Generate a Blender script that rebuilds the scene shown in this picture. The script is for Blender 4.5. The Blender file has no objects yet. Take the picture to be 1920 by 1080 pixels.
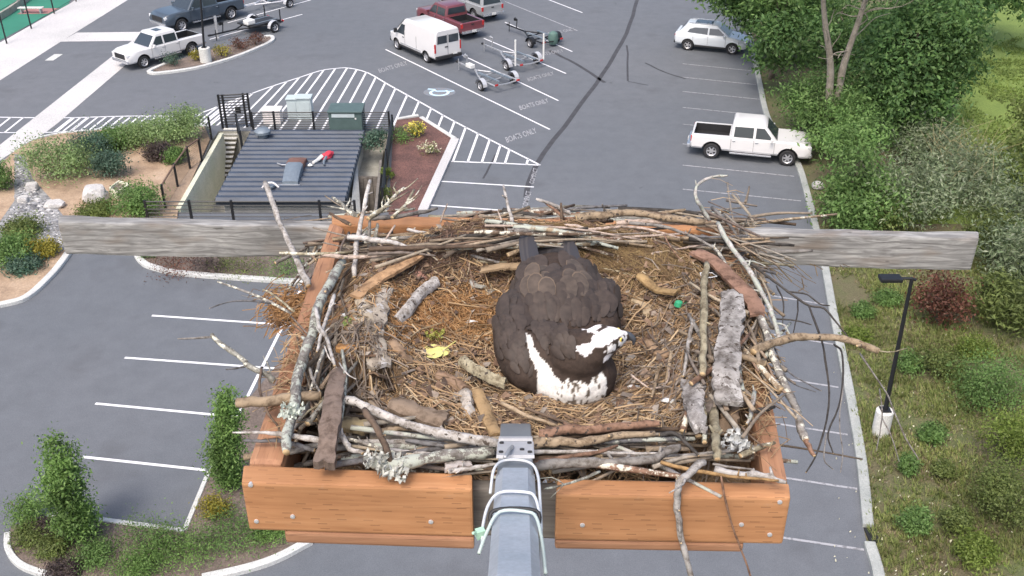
import bpy, bmesh, math, random
import numpy as np
from mathutils import Vector, Matrix, noise
from mathutils.bvhtree import BVHTree
from mathutils.geometry import intersect_line_line_2d

R = math.radians
SC = bpy.context.scene
COL = SC.collection
# ------------------------------------------------------------------ camera, sky, sun, exposure
F_PX, PITCH, CAM = 1911.0, R(30.0), Vector((0, 0, 20.0))
cam = bpy.data.cameras.new("camera"); camo = bpy.data.objects.new("camera", cam); COL.objects.link(camo)
cam.sensor_width = 36.0; cam.lens = 36.0 * F_PX / 1920.0; cam.clip_start = 0.05; cam.clip_end = 2000
camo.location = CAM; camo.rotation_euler = (R(90) - PITCH, 0, 0); SC.camera = camo
SUN_EL, SUN_AZ = R(58), R(205)      # azimuth measured clockwise from +Y
world = bpy.data.worlds.new("World"); SC.world = world; world.use_nodes = True
_n = world.node_tree.nodes; _bg = _n["Background"]
_sky = _n.new("ShaderNodeTexSky"); _sky.sky_type = 'NISHITA'; _sky.sun_disc = False
_sky.sun_elevation = SUN_EL; _sky.sun_rotation = SUN_AZ; _sky.air_density = 1.0; _sky.dust_density = 5.0; _sky.ozone_density = 1.0
world.node_tree.links.new(_sky.outputs[0], _bg.inputs[0]); _bg.inputs[1].default_value = 0.15
sun = bpy.data.lights.new("sun", 'SUN'); suno = bpy.data.objects.new("sun", sun); COL.objects.link(suno)
sun.energy = 1.0; sun.angle = R(18); sun.color = (1.0, 0.95, 0.88)
_sd = Vector((math.sin(SUN_AZ) * math.cos(SUN_EL), math.cos(SUN_AZ) * math.cos(SUN_EL), math.sin(SUN_EL)))
suno.rotation_euler = _sd.to_track_quat('Z', 'Y').to_euler()
SC.view_settings.view_transform = 'Standard'; SC.view_settings.look = 'None'
SC.view_settings.exposure = 0.8; SC.view_settings.gamma = 1.0
SC.render.engine = 'CYCLES'

random.seed(7); RNG = np.random.default_rng(7)
rnd = random.random
def ru(a, b): return a + (b - a) * random.random()

# ------------------------------------------------------------------ measured pixel -> point in the place
_cp, _sp = math.cos(PITCH), math.sin(PITCH)
def ray(px, py):
    u, v = (px - 960) / F_PX, (py - 540) / F_PX
    return Vector((u, _cp - v * _sp, -_sp - v * _cp))
def G(px, py, z=0.0):
    d = ray(px, py); return CAM + d * ((z - CAM.z) / d.z)
def V(px, py, y):
    d = ray(px, py); return CAM + d * (y / d.y)
def depth(p):
    q = Vector(p) - CAM; return q.y * _cp - q.z * _sp
ZP = 18.70                       # top of the nest platform
def N(px, py, h=0.0): return G(px, py, ZP + h)

# ------------------------------------------------------------------ object helpers
def tag(o, label=None, cat=None, group=None, kind=None):
    if label: o["label"] = label
    if cat: o["category"] = cat
    if group: o["group"] = group
    if kind: o["kind"] = kind
    return o
def thing(name, label, cat, loc=(0, 0, 0), rz=0.0, group=None):
    o = bpy.data.objects.new(name, None); COL.objects.link(o); o.location = loc; o.rotation_euler = (0, 0, rz)
    o.empty_display_size = 0.2
    return tag(o, label, cat, group)
def link_mesh(name, me, parent=None, loc=None):
    o = bpy.data.objects.new(name, me); COL.objects.link(o)
    if parent: o.parent = parent
    if loc is not None: o.location = loc
    return o
def smooth(me, on=True):
    me.polygons.foreach_set("use_smooth", [on] * len(me.polygons))
def autosmooth(o, ang=40):
    me = o.data
    bm = bmesh.new(); bm.from_mesh(me)
    for f in bm.faces: f.smooth = True
    for e in bm.edges:
        if len(e.link_faces) == 2 and e.calc_face_angle(0) > R(ang): e.smooth = False
        elif len(e.link_faces) != 2: e.smooth = False
    bm.to_mesh(me); bm.free()
def catmull(pts, sub=4):
    pts = [Vector(p) for p in pts]
    if len(pts) < 3 or sub < 2:
        out = []
        for a, b in zip(pts, pts[1:]):
            for k in range(sub): out.append(a.lerp(b, k / sub))
        return out + [pts[-1]]
    P = [pts[0] * 2 - pts[1]] + pts + [pts[-1] * 2 - pts[-2]]; out = []
    for i in range(1, len(P) - 2):
        a, b, c, d = P[i - 1], P[i], P[i + 1], P[i + 2]
        for k in range(sub):
            t = k / sub
            out.append(0.5 * ((2 * b) + (c - a) * t + (2 * a - 5 * b + 4 * c - d) * t * t + (3 * b - a - 3 * c + d) * t ** 3))
    return out + [pts[-1]]

class MB:
    """collects shapes into ONE mesh"""
    def __init__(s): s.v, s.f, s.m = [], [], []
    def add(s, vs, fs, mi=0):
        n = len(s.v); s.v.extend([tuple(v) for v in vs]); s.f.extend([tuple(i + n for i in f) for f in fs]); s.m.extend([mi] * len(fs)); return s
    def box(s, c, d, rz=0, mi=0, mat=None):
        M = mat if mat is not None else Matrix.Rotation(rz, 4, 'Z'); c = Vector(c)
        vs = [c + (M @ Vector((x * d[0] / 2, y * d[1] / 2, z * d[2] / 2))) for x in (-1, 1) for y in (-1, 1) for z in (-1, 1)]
        return s.add(vs, [(0, 1, 3, 2), (4, 6, 7, 5), (0, 4, 5, 1), (2, 3, 7, 6), (0, 2, 6, 4), (1, 5, 7, 3)], mi)
    def hexa(s, b, t, mi=0):           # bottom quad, top quad (same order)
        return s.add(list(b) + list(t), [(3, 2, 1, 0), (4, 5, 6, 7)] + [(i, (i + 1) % 4, (i + 1) % 4 + 4, i + 4) for i in range(4)], mi)
    def prism(s, poly, z0, z1, mi=0):
        n = len(poly); vs = [(p[0], p[1], z0) for p in poly] + [(p[0], p[1], z1) for p in poly]
        a = sum(poly[i][0] * poly[(i + 1) % n][1] - poly[(i + 1) % n][0] * poly[i][1] for i in range(n))
        fs = [tuple(range(n, 2 * n)), tuple(range(n - 1, -1, -1))] + [(i, (i + 1) % n, (i + 1) % n + n, i + n) for i in range(n)]
        if a < 0: fs = [tuple(reversed(f)) for f in fs]
        return s.add(vs, fs, mi)
    def poly(s, pts, mi=0): return s.add(pts, [tuple(range(len(pts)))], mi)
    def tube(s, path, rad, seg=6, mi=0, cap=True, rough=0.0, capmi=None, flat=1.0):
        path = [Vector(p) for p in path]; n = len(path)
        rs = rad if isinstance(rad, (list, tuple)) else [rad] * n
        if len(rs) != n: rs = [rs[0] + (rs[-1] - rs[0]) * i / (n - 1) for i in range(n)] if len(rs) == 2 else \
            [float(np.interp(i / (n - 1), np.linspace(0, 1, len(rs)), rs)) for i in range(n)]
        t0 = (path[1] - path[0]).normalized(); up = Vector((0, 0, 1)) if abs(t0.z) < .9 else Vector((1, 0, 0))
        x = t0.cross(up).normalized(); vs = []
        for i, p in enumerate(path):
            t = (path[min(i + 1, n - 1)] - path[max(i - 1, 0)])
            t = t.normalized() if t.length > 1e-9 else t0
            x = (x - t * x.dot(t)); x = x.normalized() if x.length > 1e-6 else t.orthogonal().normalized()
            y = t.cross(x)
            for k in range(seg):
                a = 2 * math.pi * k / seg; r = rs[i] * (1 + rough * (rnd() - .5) * 2)
                vs.append(p + x * (math.cos(a) * r) + y * (math.sin(a) * r * flat))
        fs = [(i * seg + k, i * seg + (k + 1) % seg, (i + 1) * seg + (k + 1) % seg, (i + 1) * seg + k) for i in range(n - 1) for k in range(seg)]
        s.add(vs, fs, mi)
        if cap:
            b = len(s.v) - n * seg; c = mi if capmi is None else capmi
            s.f.append(tuple(b + k for k in reversed(range(seg)))); s.m.append(c)
            s.f.append(tuple(b + (n - 1) * seg + k for k in range(seg))); s.m.append(c)
        return s
    def lathe(s, prof, seg=16, axis='Z', c=(0, 0, 0), mi=0):
        c = Vector(c); vs = []; n = len(prof)
        for r, h in prof:
            for k in range(seg):
                a = 2 * math.pi * k / seg; p = (r * math.cos(a), r * math.sin(a), h)
                vs.append(c + Vector(p if axis == 'Z' else ((p[0], p[2], p[1]) if axis == 'Y' else (p[2], p[0], p[1]))))
        fs = [(i * seg + k, i * seg + (k + 1) % seg, (i + 1) * seg + (k + 1) % seg, (i + 1) * seg + k) for i in range(n - 1) for k in range(seg)]
        if axis == 'Y': fs = [tuple(reversed(f)) for f in fs]
        return s.add(vs, fs, mi)
    def strip(s, pts, w, z, mi=0):     # flat painted strip along ground points
        pts = [Vector((p[0], p[1], 0)) for p in pts]
        L, Rr = [], []
        for i, p in enumerate(pts):
            t = pts[min(i + 1, len(pts) - 1)] - pts[max(i - 1, 0)]; t.normalize(); nrm = Vector((-t.y, t.x, 0)) * (w / 2)
            L.append((p.x + nrm.x, p.y + nrm.y, z)); Rr.append((p.x - nrm.x, p.y - nrm.y, z))
        n = len(pts)
        return s.add(L + Rr, [(n + i, n + i + 1, i + 1, i) for i in range(n - 1)], mi)
    def build(s, name, mats, parent=None, org=(0, 0, 0), sm=None, weld=False):
        me = bpy.data.meshes.new(name); ox, oy, oz = org
        me.from_pydata([(v[0] - ox, v[1] - oy, v[2] - oz) for v in s.v], [], s.f)
        for m in (mats if isinstance(mats, (list, tuple)) else [mats]): me.materials.append(m)
        if any(s.m): me.polygons.foreach_set("material_index", s.m)
        me.update(); o = bpy.data.objects.new(name, me); COL.objects.link(o)
        if parent is not None: o.parent = parent
        else: o.location = org
        if sm == 'auto': autosmooth(o)
        elif sm: smooth(me)
        return o
def single(mb, name, mats, label, cat, base, group=None, sm=None):
    o = mb.build(name, mats, None, base, sm); return tag(o, label, cat, group)
def struct(o): o["kind"] = "structure"; return o
def bevel(o, w=0.02, seg=2):
    bm = bmesh.new(); bm.from_mesh(o.data)
    es = [e for e in bm.edges if len(e.link_faces) == 2 and e.calc_face_angle(0) > R(35)]
    bmesh.ops.bevel(bm, geom=es, offset=w, segments=seg, affect='EDGES', profile=.6, clamp_overlap=True)
    bm.to_mesh(o.data); bm.free(); return o

# ------------------------------------------------------------------ materials
MATS = {}
class NT:
    def __init__(s, name):
        s.m = bpy.data.materials.new(name); s.m.use_nodes = True; s.t = s.m.node_tree; s.b = s.t.nodes["Principled BSDF"]; MATS[name] = s.m
    def n(s, typ, **kw):
        q = s.t.nodes.new("ShaderNode" + typ)
        for k, v in kw.items():
            if hasattr(q, k): setattr(q, k, v)
            else: q.inputs[k.replace('_', ' ')].default_value = v
        return q
    def l(s, a, b): s.t.links.new(a, b)
    def obj(s, scale=(1, 1, 1), rot=(0, 0, 0), src='Object'):
        tc = s.n("TexCoord"); mp = s.n("Mapping"); mp.inputs["Scale"].default_value = scale; mp.inputs["Rotation"].default_value = rot
        s.l(tc.outputs[src], mp.inputs[0]); return mp.outputs[0]
    def noise(s, vec, scale, detail=4, rough=.55, dist=0):
        q = s.n("TexNoise"); q.inputs["Scale"].default_value = scale; q.inputs["Detail"].default_value = detail
        q.inputs["Roughness"].default_value = rough; q.inputs["Distortion"].default_value = dist
        if vec is not None: s.l(vec, q.inputs["Vector"])
        return q.outputs["Fac"]
    def ramp(s, fac, stops, interp='LINEAR'):
        q = s.n("ValToRGB"); cr = q.color_ramp; cr.interpolation = interp
        while len(cr.elements) > 1: cr.elements.remove(cr.elements[-1])
        for i, (p, c) in enumerate(stops):
            e = cr.elements[0] if i == 0 else cr.elements.new(p); e.position = p
            e.color = (c, c, c, 1) if not isinstance(c, (tuple, list)) else (*c[:3], 1)
        s.l(fac, q.inputs[0]); return q.outputs[0]
    def mix(s, fac, a, b, blend='MIX'):
        q = s.n("Mix", data_type='RGBA', blend_type=blend)
        for i, v in ((0, fac), (6, a), (7, b)):
            if hasattr(v, 'links') or hasattr(v, 'is_linked'): s.l(v, q.inputs[i])
            elif i == 0: q.inputs[0].default_value = v
            else: q.inputs[i].default_value = (*v[:3], 1)
        return q.outputs[2]
    def math(s, op, a, b=0.0, c=None):
        q = s.n("Math", operation=op)
        for i, v in enumerate([a, b] + ([c] if c is not None else [])):
            if hasattr(v, 'is_linked'): s.l(v, q.inputs[i])
            else: q.inputs[i].default_value = v
        return q.outputs[0]
    def out(s, col=None, rough=.7, metal=0, bump=None, bs=.3, bd=.01, spec=None, alpha=None):
        if col is not None:
            if hasattr(col, 'is_linked'): s.l(col, s.b.inputs["Base Color"])
            else: s.b.inputs["Base Color"].default_value = (*col[:3], 1)
        if hasattr(rough, 'is_linked'): s.l(rough, s.b.inputs["Roughness"])
        else: s.b.inputs["Roughness"].default_value = rough
        s.b.inputs["Metallic"].default_value = metal
        if spec is not None: s.b.inputs["Specular IOR Level"].default_value = spec
        if bump is not None:
            q = s.n("Bump"); q.inputs["Strength"].default_value = bs; q.inputs["Distance"].default_value = bd
            s.l(bump, q.inputs["Height"]); s.l(q.outputs[0], s.b.inputs["Normal"])
        return s.m
def plain(name, col, rough=.6, metal=0, var=.12, scale=6, spec=None):
    t = NT(name); v = t.noise(t.obj(), scale, 5, .6)
    c = t.mix(t.ramp(v, [(.3, 0), (.7, 1)]), [x * (1 - var) for x in col], [min(1, x * (1 + var)) for x in col])
    return t.out(c, rough, metal, spec=spec)
def speckle(name, stops, scale, rough=.9, scale2=None, bump=0.0, bd=.02, lo=.75, hi=1.25):
    t = NT(name); o = t.obj(); a = t.noise(o, scale, 8, .65); c = t.ramp(a, stops)
    b = t.noise(o, scale2 or scale * 9, 4, .7); c = t.mix(1.0, c, t.ramp(b, [(.3, lo), (.7, hi)]), 'MULTIPLY')
    return t.out(c, rough, bump=b if bump else None, bs=bump, bd=bd)
def leafmat(name, cols, nscale=.6, trans=.35):
    t = NT(name); g = t.n("NewGeometry"); k = len(cols)
    c = t.ramp(g.outputs["Random Per Island"], [(i / max(1, k - 1), cc) for i, cc in enumerate(cols)])
    v = t.ramp(t.noise(t.obj(), nscale, 3), [(.32, .6), (.68, 1.35)])
    c = t.mix(1.0, c, v, 'MULTIPLY'); t.out(c, .55, spec=.35)
    tr = t.n("BsdfTranslucent"); ms = t.n("MixShader"); ms.inputs[0].default_value = trans
    t.l(c, tr.inputs[0]); t.l(t.b.outputs[0], ms.inputs[1]); t.l(tr.outputs[0], ms.inputs[2])
    t.l(ms.outputs[0], t.t.nodes["Material Output"].inputs[0]); return t.m
def islandmat(name, cols, rough=.85, nscale=None, lo=.7, hi=1.3):
    t = NT(name); g = t.n("NewGeometry"); k = len(cols)
    c = t.ramp(g.outputs["Random Per Island"], [(i / max(1, k - 1), cc) for i, cc in enumerate(cols)])
    if nscale: c = t.mix(1.0, c, t.ramp(t.noise(t.obj(), nscale, 4), [(.3, lo), (.7, hi)]), 'MULTIPLY')
    return t.out(c, rough)
def barkmat(name, lichen=0.0, lcol=(.40, .42, .36), dark=(.38, .34, .3), streak=60, ring=False):
    """tinted by each object's own colour"""
    t = NT(name); oi = t.n("ObjectInfo"); o = t.obj(); a = t.noise(o, streak, 6, .7)
    c = t.mix(t.ramp(a, [(.36, 1), (.56, 0)]), oi.outputs["Color"], t.mix(1.0, oi.outputs["Color"], dark, 'MULTIPLY'))
    b = t.noise(o, 14, 4, .6); c = t.mix(1.0, c, t.ramp(b, [(.3, .72), (.7, 1.22)]), 'MULTIPLY')
    if ring:
        w = t.noise(t.obj((90, 90, 90)), 1.0, 2, .5); c = t.mix(t.ramp(w, [(.62, 0), (.66, 1)]), c, (.06, .045, .035))
    if lichen: c = t.mix(t.ramp(t.noise(o, 38, 6, .75), [(.68 - lichen * .2, 0), (.72 - lichen * .2, 1)]), c, lcol)
    return t.out(c, .85, bump=a, bs=.6, bd=.004)
def lumber(name, cols, dashes=True, grey=False):
    t = NT(name); o = t.obj(); sx = t.n("SeparateXYZ"); t.l(o, sx.inputs[0])
    st = t.obj((5.0, 40, 40) if grey else (2.0, 34, 34)); g = t.noise(st, 1.6, 6, .6, 1.6 if grey else .7)
    c = t.ramp(g, [(.25, cols[0]), (.5, cols[1]), (.75, cols[2])])
    big = t.noise(o, 3.5, 3, .5); c = t.mix(1.0, c, t.ramp(big, [(.3, .78), (.7, 1.18)]), 'MULTIPLY')
    if not dashes and not grey:
        k = t.noise(t.obj((1.2, 26, 26)), 2.2, 4, .6, 1.5); c = t.mix(t.ramp(k, [(.60, 0), (.68, .75)]), c, (.07, .03, .018))
    if grey:
        w = t.n("TexWave", wave_type='BANDS', bands_direction='Z'); w.inputs["Scale"].default_value = 16; w.inputs["Distortion"].default_value = 9
        w.inputs["Detail"].default_value = 3; w.inputs["Detail Scale"].default_value = .9
        t.l(t.obj((.22, 1, 1)), w.inputs[0]); c = t.mix(t.ramp(w.outputs["Fac"], [(.0, .55), (.3, 0)]), c, cols[0])
        k = t.noise(t.obj((3, 9, 9)), 1.7, 2); c = t.mix(t.ramp(k, [(.52, 0), (.70, .6)]), c, (.20, .15, .11)); k = t.noise(t.obj((9, 26, 26)), 1.3, 2); c = t.mix(t.ramp(k, [(.70, 0), (.76, .8)]), c, (.05, .045, .04)); k = t.noise(t.obj((.7, 60, 60)), 2.2, 4, .6, .6); c = t.mix(t.ramp(k, [(.64, 0), (.67, .8)]), c, (.05, .045, .04))
    if dashes:
        k = t.noise(t.obj((3, 11, 11)), 1.9, 3, .5); c = t.mix(t.ramp(k, [(.66, 0), (.75, .45)]), c, (.18, .075, .034))
        k = t.noise(t.obj((.8, 50, 50)), 2.0, 3, .6); c = t.mix(t.ramp(k, [(.68, 0), (.72, .5)]), c, (.12, .05, .024))
        k = t.noise(o, 9, 5, .7); c = t.mix(t.ramp(k, [(.60, 0), (.75, .35)]), c, (.36, .30, .24))
        vv = t.math('ADD', sx.outputs[1], sx.outputs[2]); row = t.math('DIVIDE', vv, .0125); fl = t.math('FLOOR', row)
        wn = t.n("TexWhiteNoise", noise_dimensions='1D'); t.l(fl, wn.inputs["W"])
        uu = t.math('ADD', t.math('DIVIDE', sx.outputs[0], .052), t.math('MULTIPLY', wn.outputs[0], 7.0)); cell = t.math('FLOOR', uu)
        w2 = t.n("TexWhiteNoise", noise_dimensions='2D'); cx = t.n("CombineXYZ"); t.l(cell, cx.inputs[0]); t.l(fl, cx.inputs[1]); t.l(cx.outputs[0], w2.inputs["Vector"])
        m = t.math('MULTIPLY', t.math('LESS_THAN', t.math('FRACT', uu), .36), t.math('LESS_THAN', t.math('FRACT', row), .2))
        m = t.math('MULTIPLY', m, t.math('GREATER_THAN', w2.outputs[0], .25))
        c = t.mix(t.math('MULTIPLY', m, t.math('MULTIPLY_ADD', w2.outputs[0], .42, .02)), c, (.07, .03, .014))
    return t.out(c, .72, bump=g, bs=.25, bd=.003)
def asphalt():
    t = NT("asphalt"); o = t.obj(); a = t.noise(o, .045, 5, .6); b = t.noise(o, 1.2, 6, .7); d = t.noise(o, 30, 3, .7)
    c = t.ramp(a, [(.3, (.110, .122, .138)), (.7, (.140, .147, .161))])
    c = t.mix(1.0, c, t.ramp(b, [(.25, .88), (.75, 1.1)]), 'MULTIPLY'); c = t.mix(1.0, c, t.ramp(d, [(.3, .8), (.7, 1.2)]), 'MULTIPLY')
    st = t.noise(o, .35, 4, .6); c = t.mix(t.ramp(st, [(.58, 0), (.76, .45)]), c, (.075, .075, .08)); st = t.noise(o, 1.1, 3, .6); c = t.mix(t.ramp(st, [(.70, 0), (.76, .55)]), c, (.06, .06, .062)); st = t.noise(t.obj((.5, 1.4, 1)), .8, 6, .75); c = t.mix(t.ramp(st, [(.66, 0), (.76, .4)]), c, (.24, .245, .25))
    return t.out(c, .82, bump=d, bs=.25, bd=.01)
def carpaint(name, col, rough=.28):
    t = NT(name); v = t.noise(t.obj(), 2.5, 3); c = t.mix(v, [x * .94 for x in col], col); t.out(c, rough)
    t.b.inputs["Coat Weight"].default_value = .6; t.b.inputs["Coat Roughness"].default_value = .08; return t.m
M_asph = asphalt()
def paintmat(name, col, wear):
    t = NT(name); o = t.obj(); a = t.noise(o, 6, 6, .7); c = t.mix(t.ramp(a, [(wear - .04, 1), (wear + .04, 0)]), col, (.2, .2, .21)); return t.out(c, .7)
M_paint = paintmat("white_road_paint", (.74, .74, .76), .35)
M_faint = paintmat("worn_road_paint", (.36, .36, .38), .46)
M_vfaint = paintmat("old_road_paint", (.30, .30, .315), .46)
M_blue = paintmat("blue_road_paint", (.15, .24, .33), .56)
M_bluewhite = paintmat("pale_blue_road_paint", (.55, .75, .85), .25)
M_tar = plain("tar_seal", (.052, .052, .058), .8, 0, .25, 2)
M_conc = speckle("concrete", [(.3, (.50, .50, .47)), (.7, (.66, .65, .62))], 1.2, .85, 22, .15)
M_conc2 = speckle("old_concrete", [(.25, (.22, .21, .18)), (.75, (.40, .39, .34))], 1.6, .9, 22, .2)
M_walk = speckle("sidewalk_concrete", [(.3, (.46, .455, .45)), (.7, (.575, .555, .55))], .25, .85, 14, .1)
M_kerb = speckle("kerb_concrete", [(.3, (.46, .47, .46)), (.7, (.62, .62, .60))], 2.0, .85, 25, .2)
M_kerbgrey = speckle("grey_kerb_concrete", [(.3, (.27, .29, .275)), (.7, (.41, .42, .40))], 1.2, .85, 25, .2)
M_greenwall = speckle("mossy_concrete", [(.3, (.56, .57, .42)), (.7, (.72, .70, .57))], .9, .9, 14, .2)
M_tan = speckle("tan_soil", [(.3, (.26, .18, .12)), (.55, (.40, .29, .20)), (.75, (.46, .35, .26))], .9, .95, 12, .4, .03)
M_mulch = speckle("red_mulch", [(.3, (.085, .045, .04)), (.7, (.17, .085, .07))], 1.0, .95, 16, .6, .04, .5, 1.5)
M_bsoil = speckle("brown_soil", [(.3, (.11, .085, .07)), (.7, (.21, .165, .14))], 1.0, .95, 16, .6, .04, .6, 1.4)
M_gravel = speckle("gravel", [(.3, (.14, .14, .14)), (.7, (.34, .34, .34))], 3, .9, 14, .8, .05, .5, 1.5)
def bankmat():
    t = NT("grass_bank"); o = t.obj(); a = t.noise(o, .28, 6, .65); b = t.noise(o, 2.2, 6, .75); d = t.noise(o, 14, 4, .8)
    c = t.ramp(a, [(.30, (.115, .085, .06)), (.45, (.135, .125, .065)), (.58, (.105, .135, .045)), (.72, (.15, .165, .06))])
    c = t.mix(t.ramp(b, [(.45, 0), (.68, .8)]), c, (.17, .135, .085)); c = t.mix(t.ramp(d, [(.66, 0), (.74, .7)]), c, (.33, .29, .2))
    c = t.mix(1.0, c, t.ramp(d, [(.3, .55), (.7, 1.3)]), 'MULTIPLY'); return t.out(c, .95, bump=d, bs=.8, bd=.05)
M_bank = bankmat()
M_lawn = speckle("meadow_grass", [(.3, (.125, .185, .04)), (.7, (.185, .25, .055))], .5, .95, 9, .5, .05)
M_green = plain("green_court", (.03, .19, .125), .8, 0, .1, .5)
M_redcourt = plain("red_court", (.34, .17, .16), .8, 0, .15, 2)
M_black = plain("black_rail_metal", (.018, .019, .022), .5, .3)
M_dark = plain("dark_plastic", (.02, .02, .022), .55)
M_glass = NT("dark_glass").out((.035, .045, .055), .08, spec=.8)
M_tyre = plain("tyre_rubber", (.022, .022, .024), .8)
M_rim = plain("alloy_rim", (.55, .55, .57), .35, .6, .05)
M_chrome = plain("chrome_trim", (.62, .63, .66), .25, .8, .05)
M_galv = plain("galvanised_steel", (.42, .43, .45), .5, .5, .2, 12)
M_redlamp = plain("red_tail_lamp", (.45, .03, .03), .25)
M_lamp = plain("clear_lamp", (.7, .72, .74), .15, .2)
M_plate = plain("plate_white", (.7, .7, .68), .5)
M_white = carpaint("white_car_paint", (.70, .69, .69))
M_white2 = carpaint("shaded_white_car_paint", (.62, .655, .69))  # SUV white with the bluish cast of shade mixed into its colour
M_navy = carpaint("dark_blue_car_paint", (.055, .075, .10))
M_red = carpaint("dark_red_car_paint", (.16, .04, .05))
M_silver = carpaint("silver_car_paint", (.30, .31, .32))
M_wood = lumber("treated_lumber", [(.32, .145, .062), (.42, .205, .092), (.49, .255, .122)])
M_wood2 = lumber("reddish_lumber", [(.22, .108, .058), (.34, .172, .094), (.42, .23, .13)], False)
M_greywood = lumber("weathered_grey_wood", [(.13, .125, .12), (.28, .275, .265), (.47, .46, .44)], False, True)
M_steel = speckle("brushed_grey_metal", [(.3, (.36, .41, .47)), (.7, (.52, .56, .62))], 9, .45, 120, .05, .001, .9, 1.1)
M_steel.node_tree.nodes["Principled BSDF"].inputs["Metallic"].default_value = .35
M_lightmetal = plain("bright_aluminium", (.62, .62, .64), .4, .4, .08, 30)
M_cable = plain("white_cable", (.62, .64, .66), .5)
M_greencable = plain("green_cable_clip", (.38, .60, .45), .5)
M_roof = plain("blue_grey_roof_metal", (.05, .064, .092), .5, .1, .18, 1.2)
M_roofdark = plain("roof_fascia_metal", (.03, .04, .055), .5, .2)
M_wall = speckle("pale_wall_render", [(.3, (.44, .45, .43)), (.7, (.58, .58, .55))], 2, .85, 20)
M_boards = lumber("fence_boards", [(.10, .085, .075), (.19, .17, .15), (.26, .24, .215)], False)
M_rust = plain("rusty_metal", (.20, .10, .075), .7, .2, .3, 5)
M_capgrey = plain("grey_roof_cap", (.20, .24, .28), .5, .3)
M_cabwhite = plain("white_cabinet", (.74, .70, .69), .5)
M_cabgrey = plain("pale_green_cabinet", (.46, .53, .54), .5, 0, .08, 3)
M_cabgreen = plain("green_transformer_paint", (.075, .115, .11), .5, 0, .1, 3)
M_redcloth = plain("red_cloth", (.60, .045, .075), .8)
M_stone = speckle("pale_stone", [(.3, (.38, .37, .36)), (.7, (.60, .58, .56))], 2.5, .9, 18, .4, .03)
M_rockmix = islandmat("river_rock", [(.10, .10, .105), (.22, .22, .23), (.36, .36, .37), (.58, .57, .56)], .85, 6)
B_plain = barkmat("grey_bark"); B_lich = barkmat("lichen_bark", 1.0); B_lich2 = barkmat("crusted_bark", .75, (.62, .60, .50)); B_birch = barkmat("birch_bark", 0, ring=True)
B_slab = barkmat("split_bark", 0, streak=34, dark=(.38, .34, .3)); B_flaky = barkmat("flaky_bark", .55, (.42, .40, .38), (.3, .27, .25), 30, True)
M_endwood = plain("broken_wood_end", (.50, .36, .20), .85, 0, .3, 60)
M_straw = islandmat("straw", [(.10, .064, .038), (.20, .125, .068), (.32, .21, .11), (.41, .29, .165), (.24, .15, .085), (.52, .40, .25)], .85)
M_orange = islandmat("orange_fibre", [(.15, .075, .028), (.28, .145, .055), (.36, .21, .09), (.20, .10, .042)], .85)
M_mound = speckle("nest_litter", [(.3, (.09, .06, .037)), (.55, (.18, .12, .07)), (.75, (.26, .18, .11))], 14, .95, 130, .9, .01, .45, 1.6)
# ------------------------------------------------------------------ ground, roads, kerbs, painted markings
def gp(pts, z=0.0): return [G(x, y, z) for x, y in pts]
PIT = gp([(410, 246), (478, 246), (734, 252), (722, 398), (336, 398), (398, 262)])
PIT = [(p.x, p.y) for p in PIT]
def sheet(name, outer, z, mat, hole=None):
    bm = bmesh.new(); es = []
    for loop in [outer] + ([hole] if hole else []):
        vs = [bm.verts.new((p[0], p[1], z)) for p in loop]
        es += [bm.edges.new((vs[i], vs[(i + 1) % len(vs)])) for i in range(len(vs))]
    bmesh.ops.triangle_fill(bm, edges=es, use_beauty=True, use_dissolve=False)
    for f in bm.faces:
        if f.normal.z < 0: f.normal_flip()
    me = bpy.data.meshes.new(name); bm.to_mesh(me); bm.free(); me.materials.append(mat)
    return struct(link_mesh(name, me))
sheet("terrain", [(-150, -40), (150, -40), (150, 230), (-150, 230)], 0, M_bank, PIT)
KERB_PX = [(1380, -40), (1392, 20), (1403, 71), (1418, 145), (1434, 220), (1463, 268), (1491, 310), (1508, 365), (1524, 430), (1541, 505), (1556, 590), (1582, 720), (1606, 860), (1619, 990), (1640, 1085), (1660, 1200)]
KERB = gp(KERB_PX)
sheet("parking_lot", [(-120, -5), (KERB[-1].x + .1, -5)] + [(p.x, p.y) for p in reversed(KERB)] + [(KERB[0].x - 1, 200), (-120, 200)], .004, M_asph, PIT)
def kerb(pts, w, h, name, mat=M_kerb, closed=False, z0=0.0):
    pts = catmull(pts, 5) if len(pts) > 2 else [Vector(p) for p in pts]
    mb = MB(); n = len(pts); L, Rr = [], []
    for i, p in enumerate(pts):
        t = pts[min(i + 1, n - 1)] - pts[max(i - 1, 0)]; t.z = 0; t.normalize(); q = Vector((-t.y, t.x, 0)) * (w / 2)
        L.append(p + q); Rr.append(p - q)
    prof = lambda a, b: [(a.x, a.y, z0), (a.x, a.y, h - .02), (a.x * .9 + b.x * .1, a.y * .9 + b.y * .1, h), (b.x * .9 + a.x * .1, b.y * .9 + a.y * .1, h), (b.x, b.y, h - .02), (b.x, b.y, z0)]
    vs = [v for i in range(n) for v in prof(L[i], Rr[i])]
    fs = [(i * 6 + k + 1, i * 6 + k, (i + 1) * 6 + k, (i + 1) * 6 + k + 1) for i in range(n - 1) for k in range(5)]
    mb.add(vs, fs + [tuple(range(6)), tuple(reversed(range((n - 1) * 6, n * 6)))])
    return struct(mb.build(name, mat))
k0 = gp([(x, y) for x, y in KERB_PX[:-2]]); kerb([p + Vector((.12, 0, 0)) for p in k0], .30, .14, "kerb", M_kerbgrey)
kerb([G(1623, 1022) + Vector((.1, 0, 0)), G(1640, 1085) + Vector((.1, 0, 0)), G(1660, 1200)], .30, .14, "kerb", M_kerbgrey)
mb = MB(); mb.box(G(1627, 1005) + Vector((.12, 0, .03)), (.30, .55, .06)); struct(mb.build("kerb_drain", M_dark))
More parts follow.
